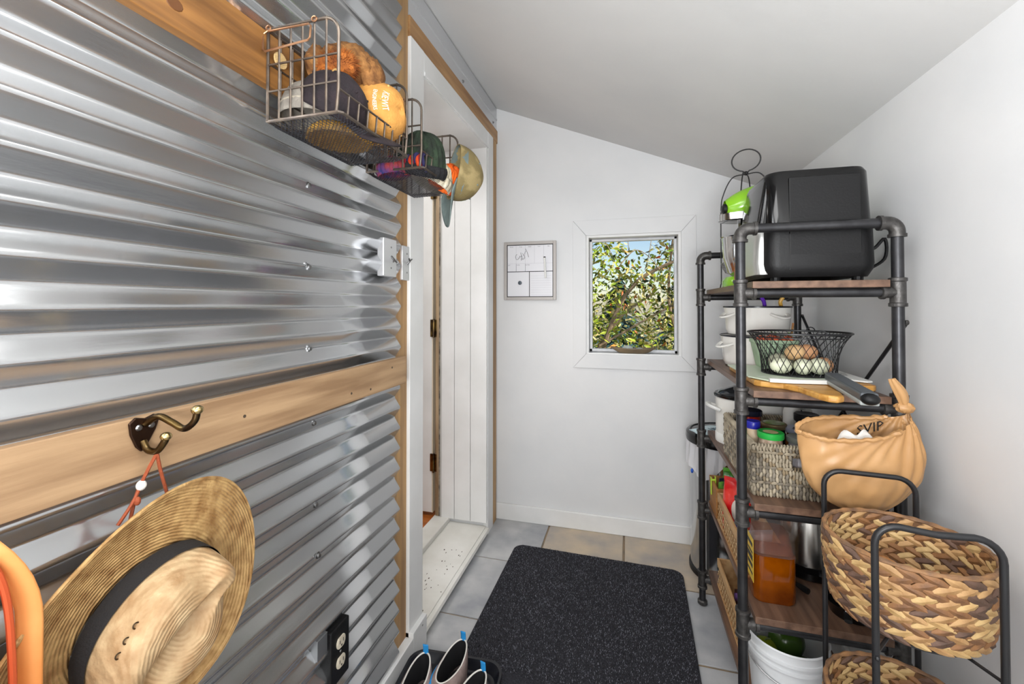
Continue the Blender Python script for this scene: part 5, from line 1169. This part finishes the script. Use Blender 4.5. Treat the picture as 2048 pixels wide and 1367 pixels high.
build('pile', tf[0], M('charcoal_pile', s(34,34,39), .95), mt_, world=False, kind='stuff'); build('light_pile', tf[1], M('grey_pile', s(128,128,138), .95), mt_, world=False, kind='stuff')

bt = thing('boot_tray', 'black plastic boot tray with raised rim holding sneakers', 'tray', (-.505, 1.07, .012), R(4))
navy = M('black_tray_plastic', s(20,22,30), .28, bump=.1, bscale=90)
def tr3(k, z, r=.05): return [(u, v, z) for u, v in rrect(-.150*1+k, .150-k, -.20+k, .20-k, r-k*.5, 6)]
build('tray_shell', loft([tr3(.018,0), tr3(.016,.002), tr3(.004,.028), tr3(0,.032), tr3(.001,.035), tr3(.008,.034), tr3(.014,.026), tr3(.022,.010), tr3(.030,.0085), tr3(.034,.0045)]), navy, bt, world=False, smooth=True)
for k in range(4):
    for q in range(3): build('tread_bar', MB().box(-.10+.022*k, -.082+.022*k, .13-.03*q-.002, .13-.03*q+.002, .004, .0075), navy, bt, world=False)
shoe_k = M('shoe_lining_black', s(16,15,17), .9); shoe_w = M('mauve_knit_upper', s(150,132,126), .8, col2=s(128,110,106), vscale=40, bump=.4, bscale=150); tab_m = M('bright_blue_tab', s(36,140,206), .5); sole_m = M('white_rubber', s(220,216,208), .5); mauve = M('mauve_suede', s(150,122,116), .8, col2=s(128,100,98), vscale=30, bump=.3, bscale=120)
def shoe(lab, x, y, rz, up_m, tab=True, dark=False):
    """toe to -y, heel to +y"""
    t = thing('sneaker', lab, 'shoe', (x, y, .0215), R(rz), group='sneakers on the boot tray')
    def foot(a, k=1.): 
        c, sn = math.cos(a), math.sin(a); wy = .130 if sn < 0 else .110
        return (c*(.040+.009*max(0,-sn)*(1-abs(sn))*2)*k, sn*wy*k-.01)
    N = 36; rings_ = []
    for z, k in ((0,.96),(.004,1.0),(.022,1.0),(.026,.98)): rings_.append([(*foot(2*PI*i/N, k), z) for i in range(N)])
    build('sole', loft(rings_), sole_m, t, world=False, smooth=True)
    def col(a): return (math.cos(a)*.030, .030+math.sin(a)*.072)
    def upf(u, v):
        a = 2*PI*u; f0 = foot(a, .97); c0 = col(a); k = v**1.3
        bul = math.sin(PI*v)*.006
        z = .026+.074*(1-(1-v)**1.6)+.014*v*max(0, math.sin(a))
        return (f0[0]*(1-k)+c0[0]*k+bul*math.cos(a), f0[1]*(1-k)+c0[1]*k, z)
    build('upper', MB().surf(upf, 48, 14, True), up_m, t, world=False, smooth=True, solid=.002)
    build('lining', MB().surf(lambda u, v: (col(2*PI*u)[0]*(.95-.08*v), .030+(col(2*PI*u)[1]-.030)*(.95-.08*v), upf(u,1)[2]-.001-.07*v), 36, 4, True).prism([(col(2*PI*k/24)[0]*.9, .030+(col(2*PI*k/24)[1]-.030)*.9) for k in range(24)], .030, .032, lambda u,v,w: (u,v,w)), shoe_k, t, world=False, smooth=True)
    build('collar_piping', MB().tube([upf(i/40, 1.0) for i in range(40)], .0022, 6, closed=True), sole_m, t, world=False, smooth=True)
    if tab: build('heel_tab', MB().surf(lambda u, v: (-.008+.016*u, .100+.004*v-.006*v*v, .106+.034*v), 4, 6), tab_m, t, world=False, smooth=True, solid=.002)
    build('side_panel', MB().surf(lambda u, v: tuple(Vector(upf(.52+.14*u, .15+.7*v))*1.0+Vector((-.0022,0,0))), 8, 6), tab_m if up_m is shoe_w else up_m, t, world=False, smooth=True, solid=.001)
    return t
shoe('mauve sneaker with blue heel tab at the left of the boot tray', -.565, 1.045, 4, shoe_w)
shoe('mauve sneaker with tall blue heel tab in the middle of the boot tray', -.495, 1.120, -6, shoe_w)
shoe('mauve sneaker with blue heel tab at the right of the boot tray', -.415, 1.035, -14, shoe_w)
